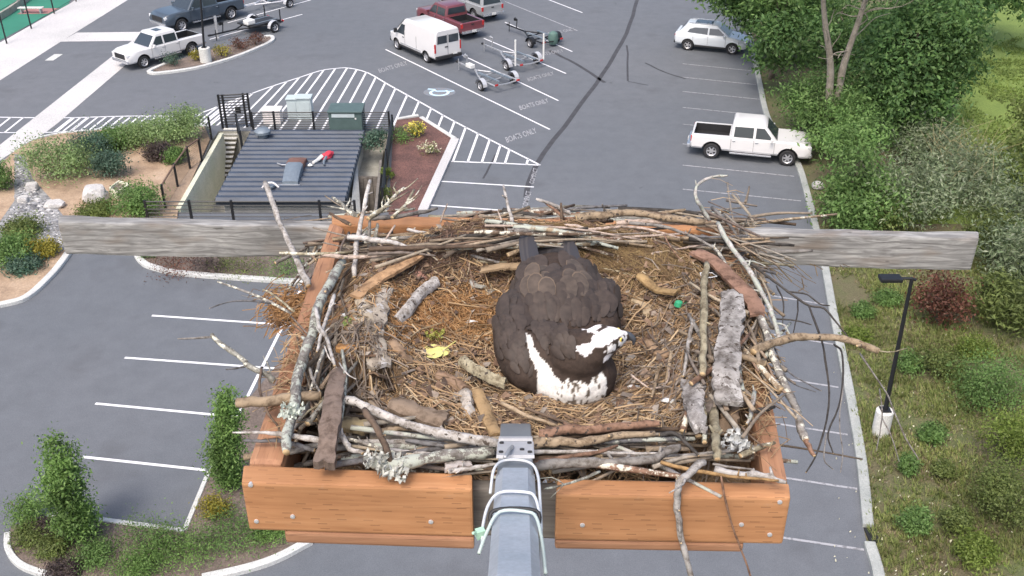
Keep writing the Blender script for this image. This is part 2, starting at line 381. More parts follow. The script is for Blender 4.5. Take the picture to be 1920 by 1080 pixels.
# beds
def bed(name, px, mat, top=.09):
    mb = MB(); mb.prism([(p.x, p.y) for p in gp(px)], .006, top); return struct(mb.build(name, mat))
bed("planting_bed", [(-170, 330), (0, 311), (30, 285), (62, 266), (110, 254), (240, 242), (384, 240), (394, 264), (334, 398), (330, 440), (262, 466), (130, 470), (95, 518), (50, 558), (0, 574), (-170, 600)], M_tan)
bed("planting_bed", [(260, 482), (285, 502), (340, 514), (470, 524), (575, 530), (640, 470), (420, 455), (270, 466)], M_bsoil)
bed("planting_bed", [(18, 1012), (22, 990), (90, 972), (183, 980), (345, 1002), (392, 890), (470, 748), (560, 640), (720, 640), (720, 1000), (583, 1017), (520, 1048), (400, 1080), (300, 1100), (110, 1085), (48, 1066), (22, 1044)], M_bsoil)
bed("planting_bed", [(284, 133), (305, 124), (400, 94), (495, 72), (509, 71), (511, 75), (490, 87), (440, 106), (370, 126), (300, 136)], M_bsoil)
bed("planting_bed", [(744, 228), (786, 222), (851, 264), (789, 396), (775, 425), (728, 425), (737, 255)], M_mulch)
# gravel swale
bed("gravel_swale", [(28, 292), (46, 294), (62, 338), (95, 375), (128, 420), (135, 466), (60, 500), (0, 505), (-60, 490), (0, 420), (28, 380)], M_gravel, .10)
kerb(gp([(0, 575), (50, 560), (95, 520), (118, 492), (131, 473)]), .28, .15, "kerb")
kerb(gp([(131, 472), (200, 467), (264, 465)]), .26, .15, "kerb")
kerb(gp([(-20, 316), (30, 284), (62, 265), (110, 253), (240, 241), (388, 239)]), .14, .11, "kerb")
kerb(gp([(258, 482), (268, 494), (285, 503), (340, 515), (470, 525), (575, 532)]), .26, .15, "kerb")
kerb(gp([(16, 1005), (16, 1030), (28, 1052), (50, 1068), (90, 1081), (140, 1090)]), .17, .15, "kerb")
kerb(gp([(583, 1017), (520, 1050), (460, 1070), (380, 1088)]), .24, .15, "kerb")
kerb(gp([(183, 978), (265, 989), (347, 1000)]), .16, .13, "kerb"); kerb(gp([(347, 1000), (392, 890)]), .14, .13, "kerb")
kerb(gp([(90, 972), (112, 969)]), .16, .13, "kerb")
kerb(gp([(310, 122), (283, 134), (282, 138), (300, 139), (370, 129), (440, 109), (490, 89), (509, 79), (512, 73), (507, 70), (495, 71)]), .26, .15, "kerb")
kerb(gp([(745, 226), (784, 219)]), .22, .14, "kerb"); kerb(gp([(790, 223), (820, 242), (853, 263)]), .24, .14, "kerb")
mb = MB(); a = gp([(846, 263), (861, 265), (802, 398), (784, 398)]); mb.prism([(p.x, p.y) for p in a], .004, .15); struct(mb.build("kerb", M_walk))
# pale concrete walks
def flat(name, px, z, mat):
    mb = MB(); pts = gp(px); mb.poly([(p.x, p.y, z) for p in pts]); o = mb.build(name, mat)
    if o.data.polygons[0].normal.z < 0: o.data.flip_normals()
    return struct(o)
flat("sidewalk", [(-160, 178), (0, 80), (133, 6), (200, -40), (310, -40), (240, 0), (150, 56), (113, 79), (0, 151), (-160, 250)], .012, M_walk)
flat("sidewalk", [(113, 78.5), (144, 61.5), (278, 60), (300, 80), (236, 122), (110, 230), (88, 247), (32, 283), (0, 309), (-60, 350), (-150, 350), (0, 272), (247, 77)], .016, M_walk)
flat("sports_court", [(-160, 160), (0, 76), (128, 8), (150, -30), (-160, -30)], .02, M_green)
flat("court_marking", [(32, 27), (52, 16), (112, 16), (92, 26)], .026, M_redcourt)
flat("utility_cover", [(84, 114), (102, 102), (118, 102), (100, 114)], .02, M_kerb)
# meadow strip beyond the trees
flat("meadow", [(1690, 420), (1760, 300), (1800, 180), (1790, 60), (1800, -60), (2200, -60), (2300, 420)], .006, M_lawn)
# painted lines
mb = MB()
def ln(a, b, w=.11): mb.strip([G(*a), G(*b)], w, .012)
for a, b in [((723, 93), (1031, 243)), ((863, 102), (1047, 189)), ((907, 72), (1061, 138)), ((947, 42), (1073, 97)), ((1027, -1), (1092, 24)),
             ((393, 74), (567, 27)), ((427, 43), (583, 0)), ((440, 15), (520, -6)), ((285, 592), (600, 614)), ((234, 671), (640, 700)),
             ((179, 757), (560, 793)), ((155, 857), (386, 882)), ((822, 340), (1001, 351)), ((806, 385), (988, 398)), ((563, 545), (392, 890))]: ln(a, b)
o = struct(mb.build("parking_lines", M_paint))
mb = MB()
for y, x1 in [(119.7, 1408), (144.9, 1418), (171.7, 1424), (201.6, 1430), (233, 1440), (270, 1300), (310, 1489), (355, 1502), (545, 1545), (618, 1562), (698, 1572), (785, 1589), (885, 1607), (998, 1620)]:
    dx = 25 if y > 500 else 0; ln((1280 + dx, y - (14 if y > 500 else 0)), (x1, y + (x1 - 1280) * .095 + 1), .085)
ln((947, 3), (1083, 58)); struct(mb.build("parking_lines_worn", M_faint))
# hatched zone
HU = gp([(-60, 219), (60, 221), (130, 221), (240, 218), (345, 217), (380, 211), (420, 195), (460, 180), (510, 162), (560, 146), (600, 133), (630, 128.5), (655, 128), (690, 137), (730, 160), (790, 193), (850, 227), (930, 268), (1013, 310)])
HL = gp([(-60, 249), (60, 249), (110, 248), (160, 244), (240, 239.5), (390, 238), (430, 232), (480, 246), (560, 246), (660, 246), (735, 240), (745, 224), (784, 217), (853, 262), (846, 303), (930, 306), (1013, 310)])
mb = MB(); mb.strip(catmull(HU, 3), .12, .012); mb.strip(HL[:6], .10, .012); mb.strip(HL[-3:], .12, .012)
PG = [Vector((p.x, p.y)) for p in HU] + [Vector((p.x, p.y)) for p in reversed(HL)]
def inside(q, P):
    c = False
    for i in range(len(P)):
        a, b = P[i], P[i - 1]
        if (a[1] > q[1]) != (b[1] > q[1]) and q[0] < (b[0] - a[0]) * (q[1] - a[1]) / (b[1] - a[1]) + a[0]: c = not c
    return c
def hatch(px_pairs):
    for (a, b) in px_pairs:
        A, B = G(*a).xy, G(*b).xy; d = (B - A); ts = []
        for i in range(len(PG)):
            r = intersect_line_line_2d(A - d * 4, A + d * 8, PG[i], PG[i - 1])
            if r: ts.append(r)
        ts.sort(key=lambda q: (q - A).dot(d))
        for p, q in zip(ts, ts[1:]):
            if inside(((p.x + q.x) / 2, (p.y + q.y) / 2), PG): mb.strip([p, q], .12, .012)
hp = []
for i in range(9): x = -60 + i * 24 - (i == 99); hp.append(((x + 30, 222), (x, 246)))
for i in range(19): x = 118 + i * 15.4; hp.append(((x + 20, 219), (x - 12, 244)))
tops = [425, 448, 472, 510, 536, 560, 584, 606, 628, 650, 668, 686, 704, 722, 741, 763, 785, 808, 830, 852, 873, 896, 918, 938, 955, 990]
def upy(x): return float(np.interp(x, [345, 380, 460, 560, 600, 630, 655, 690, 730, 850, 1013], [217, 211, 180, 146, 133, 128.5, 128, 137, 160, 227, 310]))
for x in tops:
    sl = float(np.interp(x, [425, 560, 650, 700, 800, 1000], [1.25, .85, .62, .5, .42, .30])); y = upy(x); hp.append(((x, y + 1), (x - sl * 26, y + 27)))
hatch(hp); struct(mb.build("hatched_marking", M_paint))
# tar seams and tyre marks
mb = MB()
for pts, w in [([(1195, 0), (1175, 62), (1130, 140), (1075, 215), (1005, 310), (985, 370)], .27), ([(1176, 85), (1178, 152)], .12), ([(1030, 95), (1080, 120), (1135, 155)], .24), ([(1210, 118), (1245, 135), (1285, 148)], .14), ([(930, 290), (905, 335)], .1), ([(1178, 153), (1215, 160)], .1)]:
    q = catmull(gp(pts), 4); mb.strip([p + Vector((ru(-.04, .04), 0, 0)) for p in q], w, .008)
struct(mb.build("tar_seams", M_tar))
# lettering on the asphalt
def words(txt, p0, p1, up, mat, name="road_lettering", bold=.012):
    """text laid flat: baseline runs from p0 to p1, letters rise along 'up' (ground vectors)"""
    cu = bpy.data.curves.new(name, 'FONT'); cu.body = txt; cu.size = 1; cu.resolution_u = 3; cu.offset = bold
    t = bpy.data.objects.new(name, cu); COL.objects.link(t); dg = bpy.context.evaluated_depsgraph_get()
    me = bpy.data.meshes.new_from_object(t.evaluated_get(dg)); bpy.data.objects.remove(t); bpy.data.curves.remove(cu)
    co = np.zeros(len(me.vertices) * 3); me.vertices.foreach_get("co", co); co = co.reshape(-1, 3)
    x0, x1 = co[:, 0].min(), co[:, 0].max(); y0, y1 = co[:, 1].min(), co[:, 1].max()
    X = (co[:, 0] - x0) / (x1 - x0); Y = (co[:, 1] - y0) / (y1 - y0); out = np.zeros_like(co)
    for k in range(2): out[:, k] = p0[k] + (p1[k] - p0[k]) * X + up[k] * Y
    out[:, 2] = .012; me.vertices.foreach_set("co", out.ravel()); me.update(); me.materials.clear(); me.materials.append(mat)
    o = struct(link_mesh(name, me)); return o
for a, b, c, m in [((951, 268), (1008, 249), (946, 257), M_faint), ((976, 207), (1030, 192), (972, 198), M_faint), ((991, 153), (1040, 140), (987, 146), M_vfaint),
                   ((1008, 107), (1058, 97), (1004, 101), M_vfaint), ((1030, 66), (1080, 57), (1026, 61), M_vfaint), ((712, 137), (765, 121), (708, 129), M_vfaint)]:
    p0 = G(*a); words("BOATS ONLY", p0, G(*b), (G(*c) - p0) * .9, m)
for a, b, c in [((1001, 345), (1009, 316), (992, 344)), ((989, 391), (997, 359), (978, 390))]:
    p0 = G(*a); words("COMPACT", p0, G(*b), G(*c) - p0, M_faint)
# accessible bay symbol
mb = MB(); c = G(824, 173); mb.poly([(c.x + .95 * math.cos(t), c.y + .8 * math.sin(t), .010) for t in np.linspace(0, 6.283, 22)[:-1]]); struct(mb.build("bay_symbol_ground", M_blue))
mb = MB(); arc = [(c.x + .52 * math.cos(t), c.y - .1 + .5 * math.sin(t)) for t in np.linspace(R(130), R(410), 16)]; mb.strip(arc, .17, .015)
mb.strip([(c.x - .72, c.y + .55), (c.x - .35, c.y + .45), (c.x - .2, c.y + .15), (c.x + .35, c.y + .15)], .15, .019); mb.strip([(c.x + .4, c.y + .12), (c.x + .62, c.y + .1), (c.x + .85, c.y + .2)], .14, .023)
struct(mb.build("bay_symbol", M_bluewhite))
# ------------------------------------------------------------------ plants
def foliage(name, blobs, n, leaf, mat, parent, org, clump=.35, per=24, seed=1, shell=.55, up=.5, asp=.45):
    rg = np.random.default_rng(seed); blobs = np.array(blobs, float); w = (blobs[:, 3] * blobs[:, 4] + blobs[:, 4] * blobs[:, 5]); w /= w.sum()
    nc = max(1, n // per); bi = rg.choice(len(blobs), nc, p=w); d = rg.normal(size=(nc, 3)); d /= np.linalg.norm(d, axis=1)[:, None]
    r = shell + (1 - shell) * rg.random(nc) ** .6; r *= 1 + .16 * rg.normal(size=nc)
    cc = blobs[bi, :3] + d * r[:, None] * blobs[bi, 3:6]
    cs = clump * (.5 + rg.random(nc)); P = np.repeat(cc, per, 0) + rg.normal(size=(nc * per, 3)) * np.repeat(cs, per)[:, None] * np.array([1, 1, .7])
    D = np.repeat(d, per, 0); m = len(P)
    nr = D * .7 + np.array([0, 0, up]) + rg.normal(size=(m, 3)) * .75; nr /= np.linalg.norm(nr, axis=1)[:, None]
    t = np.cross(nr, rg.normal(size=(m, 3))); t /= np.linalg.norm(t, axis=1)[:, None] + 1e-9; b = np.cross(nr, t)
    s = leaf * (.55 + .9 * rg.random(m)); L = t * s[:, None]; W = b * (s * asp)[:, None]
    P[:, 2] = np.maximum(P[:, 2], .06 if org[2] < 5 else -1e9)
    v = np.stack([P - L * .5, P + W * .5 + nr * (s * .08)[:, None], P + L * .5, P - W * .5 + nr * (s * .08)[:, None]], 1).reshape(-1, 3) - np.array(org)
    me = bpy.data.meshes.new(name); me.vertices.add(m * 4); me.vertices.foreach_set("co", v.ravel().astype(np.float32))
    me.loops.add(m * 4); me.loops.foreach_set("vertex_index", np.arange(m * 4, dtype=np.int32))
    me.polygons.add(m); me.polygons.foreach_set("loop_start", np.arange(0, m * 4, 4, dtype=np.int32)); me.polygons.foreach_set("loop_total", np.full(m, 4, dtype=np.int32))
    me.update(); me.materials.append(mat); return link_mesh(name, me, parent)
L_dark = leafmat("dense_leaf", [(.052, .112, .036), (.088, .172, .05), (.13, .23, .065), (.066, .14, .042), (.175, .275, .09)], .35)
L_mid = leafmat("mid_leaf", [(.095, .18, .048), (.145, .25, .07), (.195, .31, .095), (.11, .205, .055)], .5)
L_sap = leafmat("fresh_leaf", [(.10, .19, .045), (.15, .26, .065), (.205, .325, .09), (.12, .215, .05)], .8)
L_yel = leafmat("yellow_green_leaf", [(.12, .18, .03), (.18, .25, .045), (.23, .29, .07), (.14, .205, .035)], .6)
L_grey = leafmat("grey_green_leaf", [(.14, .20, .09), (.22, .28, .15), (.31, .36, .22), (.17, .24, .12), (.40, .43, .31)], .6)
L_blue = leafmat("bluish_leaf", [(.05, .11, .075), (.09, .16, .11), (.14, .21, .15), (.07, .13, .08)], .6)
L_red = leafmat("red_brown_leaf", [(.085, .035, .025), (.14, .055, .04), (.19, .08, .05), (.10, .06, .03)], .8)
L_pale = leafmat("pale_shrub_leaf", [(.17, .27, .085), (.25, .36, .14), (.33, .43, .20), (.20, .30, .10)], .8)
L_gold = leafmat("golden_leaf", [(.28, .24, .03), (.36, .31, .045), (.22, .21, .04), (.42, .36, .07)], .8)
L_purp = leafmat("dull_purple_leaf", [(.07, .05, .06), (.11, .08, .08), (.08, .07, .05), (.14, .10, .09)], .8)
L_olive = leafmat("olive_leaf", [(.10, .14, .038), (.155, .20, .055), (.20, .245, .075), (.12, .16, .045)], .8)
L_flow = leafmat("yellow_flower", [(.75, .62, .08), (.85, .74, .12), (.8, .75, .3)], 1)
L_flow2 = leafmat("pale_flower", [(.78, .75, .48), (.8, .78, .62), (.70, .68, .35)], 1)
M_trunk = speckle("tree_bark", [(.3, (.10, .08, .06)), (.7, (.20, .165, .13))], 6, .9, 40, .4)
M_ptrunk = speckle("pale_tree_bark", [(.3, (.19, .165, .13)), (.7, (.34, .30, .25))], 4, .9, 30, .4)
def limb(mb, p0, p1, r0, r1, wig=.12, seg=7, sub=3):
    p0, p1 = Vector(p0), Vector(p1); l = (p1 - p0).length
    mids = [p0.lerp(p1, t) + Vector((ru(-1, 1), ru(-1, 1), ru(-.6, .6))) * wig * l * .5 for t in (.35, .7)]
    path = catmull([p0] + mids + [p1], sub); mb.tube(path, [r0, r1], seg, rough=.08); return path
def tree(name, label, base, top, blobs, n, leaf, mat, tr=.18, bark=None, group=None, clump=.4, cat="tree", seed=1, limbs=6, per=24, asp=.45):
    base = Vector(base); rt = thing(name, label, cat, base, 0, group); mb = MB(); bark = bark or M_trunk
    path = limb(mb, base - Vector((0, 0, .1)), top, tr, tr * .35, .05)
    for i in range(limbs):
        b = random.choice(blobs); q = path[int(len(path) * ru(.35, .9))]
        limb(mb, q, Vector(b[:3]) + Vector((ru(-.6, .6) * b[3], ru(-.6, .6) * b[4], ru(-.3, .5) * b[5])), tr * .45, tr * .08, .15, 5)
    mb.build("trunk", bark, rt, base, True); foliage("crown", blobs, n, leaf, mat, rt, base, clump, per, seed, asp=asp); return rt
def shrub(px, py, wpx, hm, mat, label, name="shrub", leaf=.10, n=900, group=None, cat="shrub", seed=None, org=None, stem=M_trunk, asp=.45, clump=None, flowers=None):
    """px,py = middle of its foot on the ground; wpx = width in photo pixels; hm = height in metres"""
    g = org or G(px, py, .08); r = wpx / 2 * depth(g) / F_PX; rt = thing(name, label, cat, g, 0, group); mb = MB()
    for k in range(5):
        a = ru(0, 6.28); mb.tube(catmull([g, g + Vector((math.cos(a) * r * .3, math.sin(a) * r * .3, hm * .45)), g + Vector((math.cos(a) * r * .6, math.sin(a) * r * .6, hm * .8))], 2), [.025, .008], 5)
    mb.build("stem", stem, rt, g)
    bl = [(g.x, g.y, g.z + hm * .52, r * .8, r * .8, hm * .46)]
    for k in range(5):
        a = ru(0, 6.28); q = ru(.3, .55) * r; bl.append((g.x + math.cos(a) * q, g.y + math.sin(a) * q, g.z + hm * ru(.4, .7), r * ru(.35, .55), r * ru(.35, .55), hm * ru(.25, .38)))
    foliage("foliage", bl, n, leaf, mat, rt, g, clump or r * .2, 18, seed or random.randrange(9999), .5, asp=asp)
    if flowers: fl_ = foliage("flowers", [(b[0], b[1], b[2] + hm * .12, b[3], b[4], b[5]) for b in bl], flowers[1], flowers[2], flowers[0], rt, g, .1, 8, 5, .85); fl_["kind"] = "stuff"
    return rt
# --- the wood on the right
def blob(px, py, z, rx, ry=None, rz=None):
    p = G(px, py, z); return (p.x, p.y, z, rx, ry or rx, rz or rx * .8)
gr = "trees in the wood beyond the car park"
def T(label, bl, n, leaf, mat, seed, **k):
    b = bl[0]; return tree(k.pop("name", "broadleaf_tree"), label, (b[0], b[1], 0), (b[0], b[1], b[2] + b[5] * .4), bl, n, leaf, mat, seed=seed, group=k.pop("group", gr), **k)
T("dense dark green tree whose crown reaches over the nose of the white SUV", [blob(1480, 5, 4.0, 2.8), blob(1425, 28, 3.2, 1.6), blob(1490, 70, 3.6, 2.1), blob(1455, 95, 2.6, 1.2), blob(1340, -25, 3.8, 1.7), blob(1400, -10, 4, 1.8)], 15000, .26, L_dark, 11)
T("biggest dark green tree right of the pale twin trunks, broad round crown", [blob(1715, 90, 4.6, 3.0), blob(1680, 150, 3.4, 2.2), blob(1765, 120, 3.6, 1.9), blob(1745, 30, 6.0, 2.2), blob(1690, 60, 4.6, 1.4), blob(1720, 195, 2.4, 1.9), blob(1780, 70, 4.6, 1.6)], 24000, .26, L_dark, 12)
T("dark green tree at the top edge between the twin trunks and the lot", [blob(1470, -40, 6.0, 2.6), blob(1410, -50, 5.5, 2.8), blob(1500, 20, 3.4, 1.5)], 10000, .28, L_mid, 13)
T("dark shaded tree in the top right corner behind the meadow", [blob(1850, -40, 4, 2.2), blob(1930, -30, 4.5, 2.6), blob(1800, -40, 6, 2.6)], 9000, .32, L_dark, 14)
T("feathery mid green tree hanging beside the kerb below the SUV", [blob(1540, 195, 2.2, 1.6), blob(1505, 180, 2.0, .9), blob(1560, 175, 2.4, 1.4), blob(1550, 235, 1.7, 1.4), blob(1525, 220, 1.4, .8)], 11000, .22, L_mid, 15, asp=.3)
T("bright green sapling in front of the dark wood beside the pickup nose", [blob(1605, 330, 2.1, 1.1, 1.1, 1.6), blob(1592, 265, 2.5, 1.0), blob(1625, 250, 2.6, 1.0), blob(1605, 210, 3.0, .8, .8, 1.0), blob(1590, 385, 1.2, 1.1), blob(1640, 380, 1.2, 1.2)], 11000, .20, L_mid, 16, asp=.4)
T("olive green tree at the right edge beside the meadow", [blob(1945, 270, 2.2, 1.0), blob(1960, 215, 2.6, 1.1), blob(1930, 325, 1.5, .9)], 5000, .22, L_olive, 17)
T("shaded dark undergrowth filling the gap behind the twin trunks", [blob(1575, 45, 1.6, 2.6), blob(1560, 90, 1.2, 2.0), blob(1600, 5, 2.0, 2.8), blob(1620, 80, 1.4, 2.0)], 8000, .26, L_dark, 19, name="undergrowth_tree")
# tall pale twin trunked tree
b0 = Vector((V(1572, 150, 49.0).x, 49.0, 0)); rt = thing("twin_trunk_tree", "tree with two bare pale trunks and broken side branches before the dark wood", "tree", b0, 0, gr); mb = MB()
for tip, knee in (((1541, -60), (1557, 118)), ((1640, -60), (1584, 115))):
    kn = V(*knee, b0.y - .3); tp_ = V(*tip, b0.y - .8); pth = catmull([b0, b0.lerp(kn, .6), kn, kn.lerp(tp_, .5) + Vector((ru(-.1, .1), 0, 0)), tp_], 4); mb.tube(pth, [.24, .20, .17, .13, .10], 8, rough=.07); pth = pth[8:]
    for k in range(13):
        q = pth[int(ru(.1, .95) * (len(pth) - 1))]; limb(mb, q, q + Vector((ru(-2.2, 2.2), ru(-1.5, .3), ru(-.2, 1.4))), .035, .01, .25, 5)
mb.build("trunk", M_ptrunk, rt, b0, True)
t1, t2 = V(1540, -60, b0.y - 1.2), V(1640, -60, b0.y - 1.2)
foliage("crown", [(t1.x, t1.y, t1.z + 1.5, 2.6, 2.6, 1.6), (t2.x, t2.y, t2.z + 1.6, 2.6, 2.6, 1.6)], 5000, .24, L_mid, rt, b0, .4, 24, 21)
# willow-like grey shrubs and low trees
gw = "grey green shrubs along the wood edge"
def W(px, py, wpx, hm, mat, label, n, seed, leaf=.2, asp=.28, name="willow_shrub"): return shrub(px, py, wpx, hm, mat, label, name, leaf, n, gw, "shrub", seed, asp=asp)
W(1735, 305, 150, 2.0, L_grey, "silvery grey willow shrub nearest the meadow, below the biggest tree", 5200, 31)
W(1700, 400, 230, 2.3, L_grey, "wide grey green willow shrub just above the right beam end", 7000, 32)
W(1800, 380, 190, 2.4, L_grey, "pale willow shrub with dry straw stalks, between the sapling and right edge", 6500, 33)
W(1890, 425, 170, 2.0, L_grey, "leafy grey willow shrub at the right edge above the beam end", 5500, 34)
W(1905, 520, 180, 2.0, L_grey, "grey green willow shrub right of the beam end", 5500, 35)
W(1890, 610, 150, 1.7, L_olive, "dark green shrub below the beam end, right of the red brown bush", 4200, 36)
W(1850, 470, 120, 1.7, L_olive, "olive shrub close behind the beam end", 3600, 37)
W(1605, 440, 100, 1.5, L_mid, "low dark green bush behind the right beam near the kerb", 3000, 38, .14, .45, "low_bush")
W(1640, 425, 110, 1.4, L_olive, "low olive bush behind the right beam", 2600, 39, .14, .45, "low_bush")
mb = MB()
for k in range(70):
    g = G(ru(1740, 1850), ru(300, 400)); mb.tube(catmull([g, g + Vector((ru(-.4, .4), ru(-.4, .4), 1.6)), g + Vector((ru(-1.3, 1.3), ru(-1, .6), ru(2.2, 3.0)))], 3), [.014, .006], 4)
o = mb.build("dry_stalks", plain("dry_stalk", (.36, .31, .17), .9, 0, .2), None, (0, 0, 0)); tag(o, kind="stuff")
sd = [(1860, 760, 170, 1.5, L_mid, "large green shrub right of the lamp foot, biggest on the grass bank"), (1885, 860, 150, 1.5, L_yel, "yellow green shrub low on the right edge of the bank"),
      (1890, 965, 150, 1.6, L_olive, "olive shrub at the right edge near the bottom corner"), (1765, 700, 90, .7, L_olive, "low olive shrub just right of the lamp post"),
      (1700, 690, 60, .5, L_mid, "small green shrub left of the lamp post"), (1825, 665, 80, .6, L_yel, "small yellow green shrub below the red brown bush"),
      (1615, 590, 46, .45, L_mid, "small green clump by the kerb below the beam"), (1608, 640, 50, .45, L_yel, "bright green clump beside the tan stick tip"),
      (1660, 565, 60, .45, L_mid, "small green clump left of the lamp head"), (1742, 822, 56, .45, L_mid, "small green tuft right of the lamp foot"),
      (1700, 885, 40, .6, L_mid, "upright small green shrub below the lamp foot"), (1766, 890, 46, .45, L_olive, "small olive tuft right of the upright shrub"),
      (1708, 995, 66, .7, L_mid, "round green shrub near the bottom of the bank"), (1788, 990, 60, .55, L_olive, "round olive shrub near the bottom of the bank"),
      (1830, 1050, 90, .6, L_yel, "low yellow green shrub in the bottom right corner")]
for px, py, w, h, m, lab in sd: shrub(px, py, w, h, m, lab, "bank_shrub", .085, int(1000 + w * 30), "small shrubs on the grass bank", seed=px)
shrub(1755, 600, 120, 2.0, L_red, "red brown bush on the bank beside the lamp post", "red_bush", .12, 3200, asp=.5, seed=5)
# grass tufts and pale litter on the bank (uncountable)
def tufts(name, px_poly, n, hmin, hmax, mat, seed, wid=.012):
    rg = random.Random(seed); mb = MB(); P = [(p.x, p.y) for p in gp(px_poly)]; xs = [p[0] for p in P]; ys = [p[1] for p in P]; c = 0
    while c < n:
        q = (rg.uniform(min(xs), max(xs)), rg.uniform(min(ys), max(ys)))
        if not inside(q, P): continue
        if noise.noise(Vector((q[0] * .5, q[1] * .5, 3))) < rg.uniform(-.35, .25): continue
        c += 1; h = rg.uniform(hmin, hmax)
        for k in range(5):
            a = rg.uniform(0, 6.28); dx, dy = math.cos(a), math.sin(a); b = (q[0] + dx * .03, q[1] + dy * .03); l = rg.uniform(.3, .9) * h
            mb.add([(b[0] - dy * wid, b[1] + dx * wid, 0), (b[0] + dy * wid, b[1] - dx * wid, 0), (b[0] + dx * l * .6 + dy * wid * .6, b[1] + dy * l * .6 - dx * wid * .6, h * .7), (b[0] + dx * l, b[1] + dy * l, h)], [(0, 1, 2, 3)])
    return tag(mb.build(name, mat), kind="stuff")
BANK = [(1545, 420), (1640, 400), (1930, 520), (1990, 1100), (1660, 1100), (1630, 990), (1600, 760), (1570, 590)]
tufts("grass_tufts", BANK, 9000, .06, .26, leafmat("bank_grass", [(.13, .17, .045), (.20, .25, .07), (.27, .27, .11), (.15, .20, .05)], .5, .2), 3)
tufts("dry_grass", BANK, 2200, .05, .16, leafmat("dry_grass_blade", [(.24, .20, .11), (.34, .29, .17), (.20, .15, .09)], .5, .2), 4)
mb = MB()
for k in range(260):
    q = G(ru(1640, 1800), ru(700, 1090)) if k % 2 else G(ru(1560, 1900), ru(480, 1090))
    if not (q.x > 6): continue
    s = ru(.012, .035); a = ru(0, 3.1); mb.add([(q.x + math.cos(a + t) * s, q.y + math.sin(a + t) * s * .7, ru(.05, .16)) for t in (0, 1.7, 3.1, 4.6)], [(0, 1, 2, 3)])
tag(mb.build("white_petals", plain("pale_petal", (.62, .6, .44), .8)), kind="stuff")
tufts("meadow_grass", [(1700, 420), (1790, 250), (1830, 100), (1930, 60), (2000, 420)], 6000, .05, .15, leafmat("meadow_blade", [(.12, .19, .04), (.18, .255, .055), (.22, .275, .07)], .3, .2), 6, .02)
# --- left side planting
gl = "shrubs on the sandy bed above the swale"
for i, (px, py, w, h, m, lab) in enumerate([(110, 335, 120, 1.5, L_pale, "biggest pale green shrub beside the rock swale"), (165, 305, 80, 1.1, L_blue, "darker green shrub right of the biggest pale shrub"), (205, 285, 70, .8, L_mid, "green shrub at the top of the sandy bed"),
        (210, 330, 60, .9, L_blue, "slim bluish shrub in the middle of the sandy bed"), (245, 272, 70, .8, L_pale, "pale shrub along the hatched edge"), (300, 268, 90, 1.0, L_pale, "pale green shrub below the hatching, left of the fence"),
        (345, 262, 80, 1.3, L_pale, "tallest pale green shrub beside the first black fence post"), (300, 300, 50, .7, L_purp, "thin twiggy purple shrub on bare sand"), (330, 305, 40, .6, L_mid, "small green shrub by the fence"),
        (255, 400, 100, 1.0, L_mid, "bright green shrub by the bottom of the fence"), (5, 355, 50, 1.0, L_mid, "green shrub cut by the left edge above the swale"), (220, 265, 50, .5, L_mid, "low green tuft near the sidewalk corner"),
        (20, 490, 90, .6, L_mid, "low green groundcover mound beside the left kerb"), (85, 478, 50, .5, L_gold, "little golden flowered plant near the left kerb"), (50, 505, 60, .4, L_blue, "small bluish mound on sand by the kerb"), (40, 440, 70, .4, L_olive, "flat olive mound among the swale rocks"), (180, 400, 60, .35, L_olive, "flat olive mound right of the pale boulder")]):
    shrub(px, py, w * 1.15, h * 1.3, m, lab, "bed_shrub", .11, int(1400 + w * 45), gl, seed=40 + i)
for i, (px, py, w, h, m, lab) in enumerate([(330, 500, 120, .5, L_red, "dull red low shrub in the bed below the left beam"), (400, 505, 80, .5, L_purp, "dull purple low shrub next to the red one under the beam"), (460, 508, 110, .6, L_olive, "olive low shrub in the bed below the left beam"), (535, 515, 110, .7, L_mid, "green low shrub by the white stick foot"), (280, 480, 40, .4, L_mid, "small green shrub at the bed tip under the left beam")]):
    shrub(px, py, w, h, m, lab, "low_shrub", .07, 1600, "low shrubs in the bed under the left beam", seed=70 + i)
def sapling(px0, py0, px1, py1, wpx, lab, seed):
    b = G(px0, py0, .08); tp = V(px1, py1, b.y); h = tp.z - b.z; ax = tp - b; r = wpx / 2 * depth(b) / F_PX; bl = []
    for k in range(9):
        t = .12 + .1 * k; rr = .74 * r * (.55 + .5 * math.sin(min(1, t * 1.15) * math.pi) ** .8) * ru(.85, 1.1) if t < .8 else r * (1.15 - t) * 1.6
        q = b + ax * t; bl.append((q.x + ru(-.2, .2) * r, q.y + ru(-.2, .2) * r, q.z, rr, rr, h * .1))
    return tree("column_sapling", lab, b, b + ax * .96, bl, 11000, .095, L_sap, .05, None, "young column trees in the corner bed", .13, "tree", seed, 14, 18)
sapling(160, 1010, 92, 822, 98, "column shaped sapling furthest left in the corner bed", 81)
sapling(424, 915, 418, 735, 72, "column shaped sapling standing against the orange nest board", 82)
shrub(405, 965, 66, .55, L_gold, "golden yellow shrub at the foot of the sapling by the nest board", "golden_shrub", .07, 1700, seed=83)
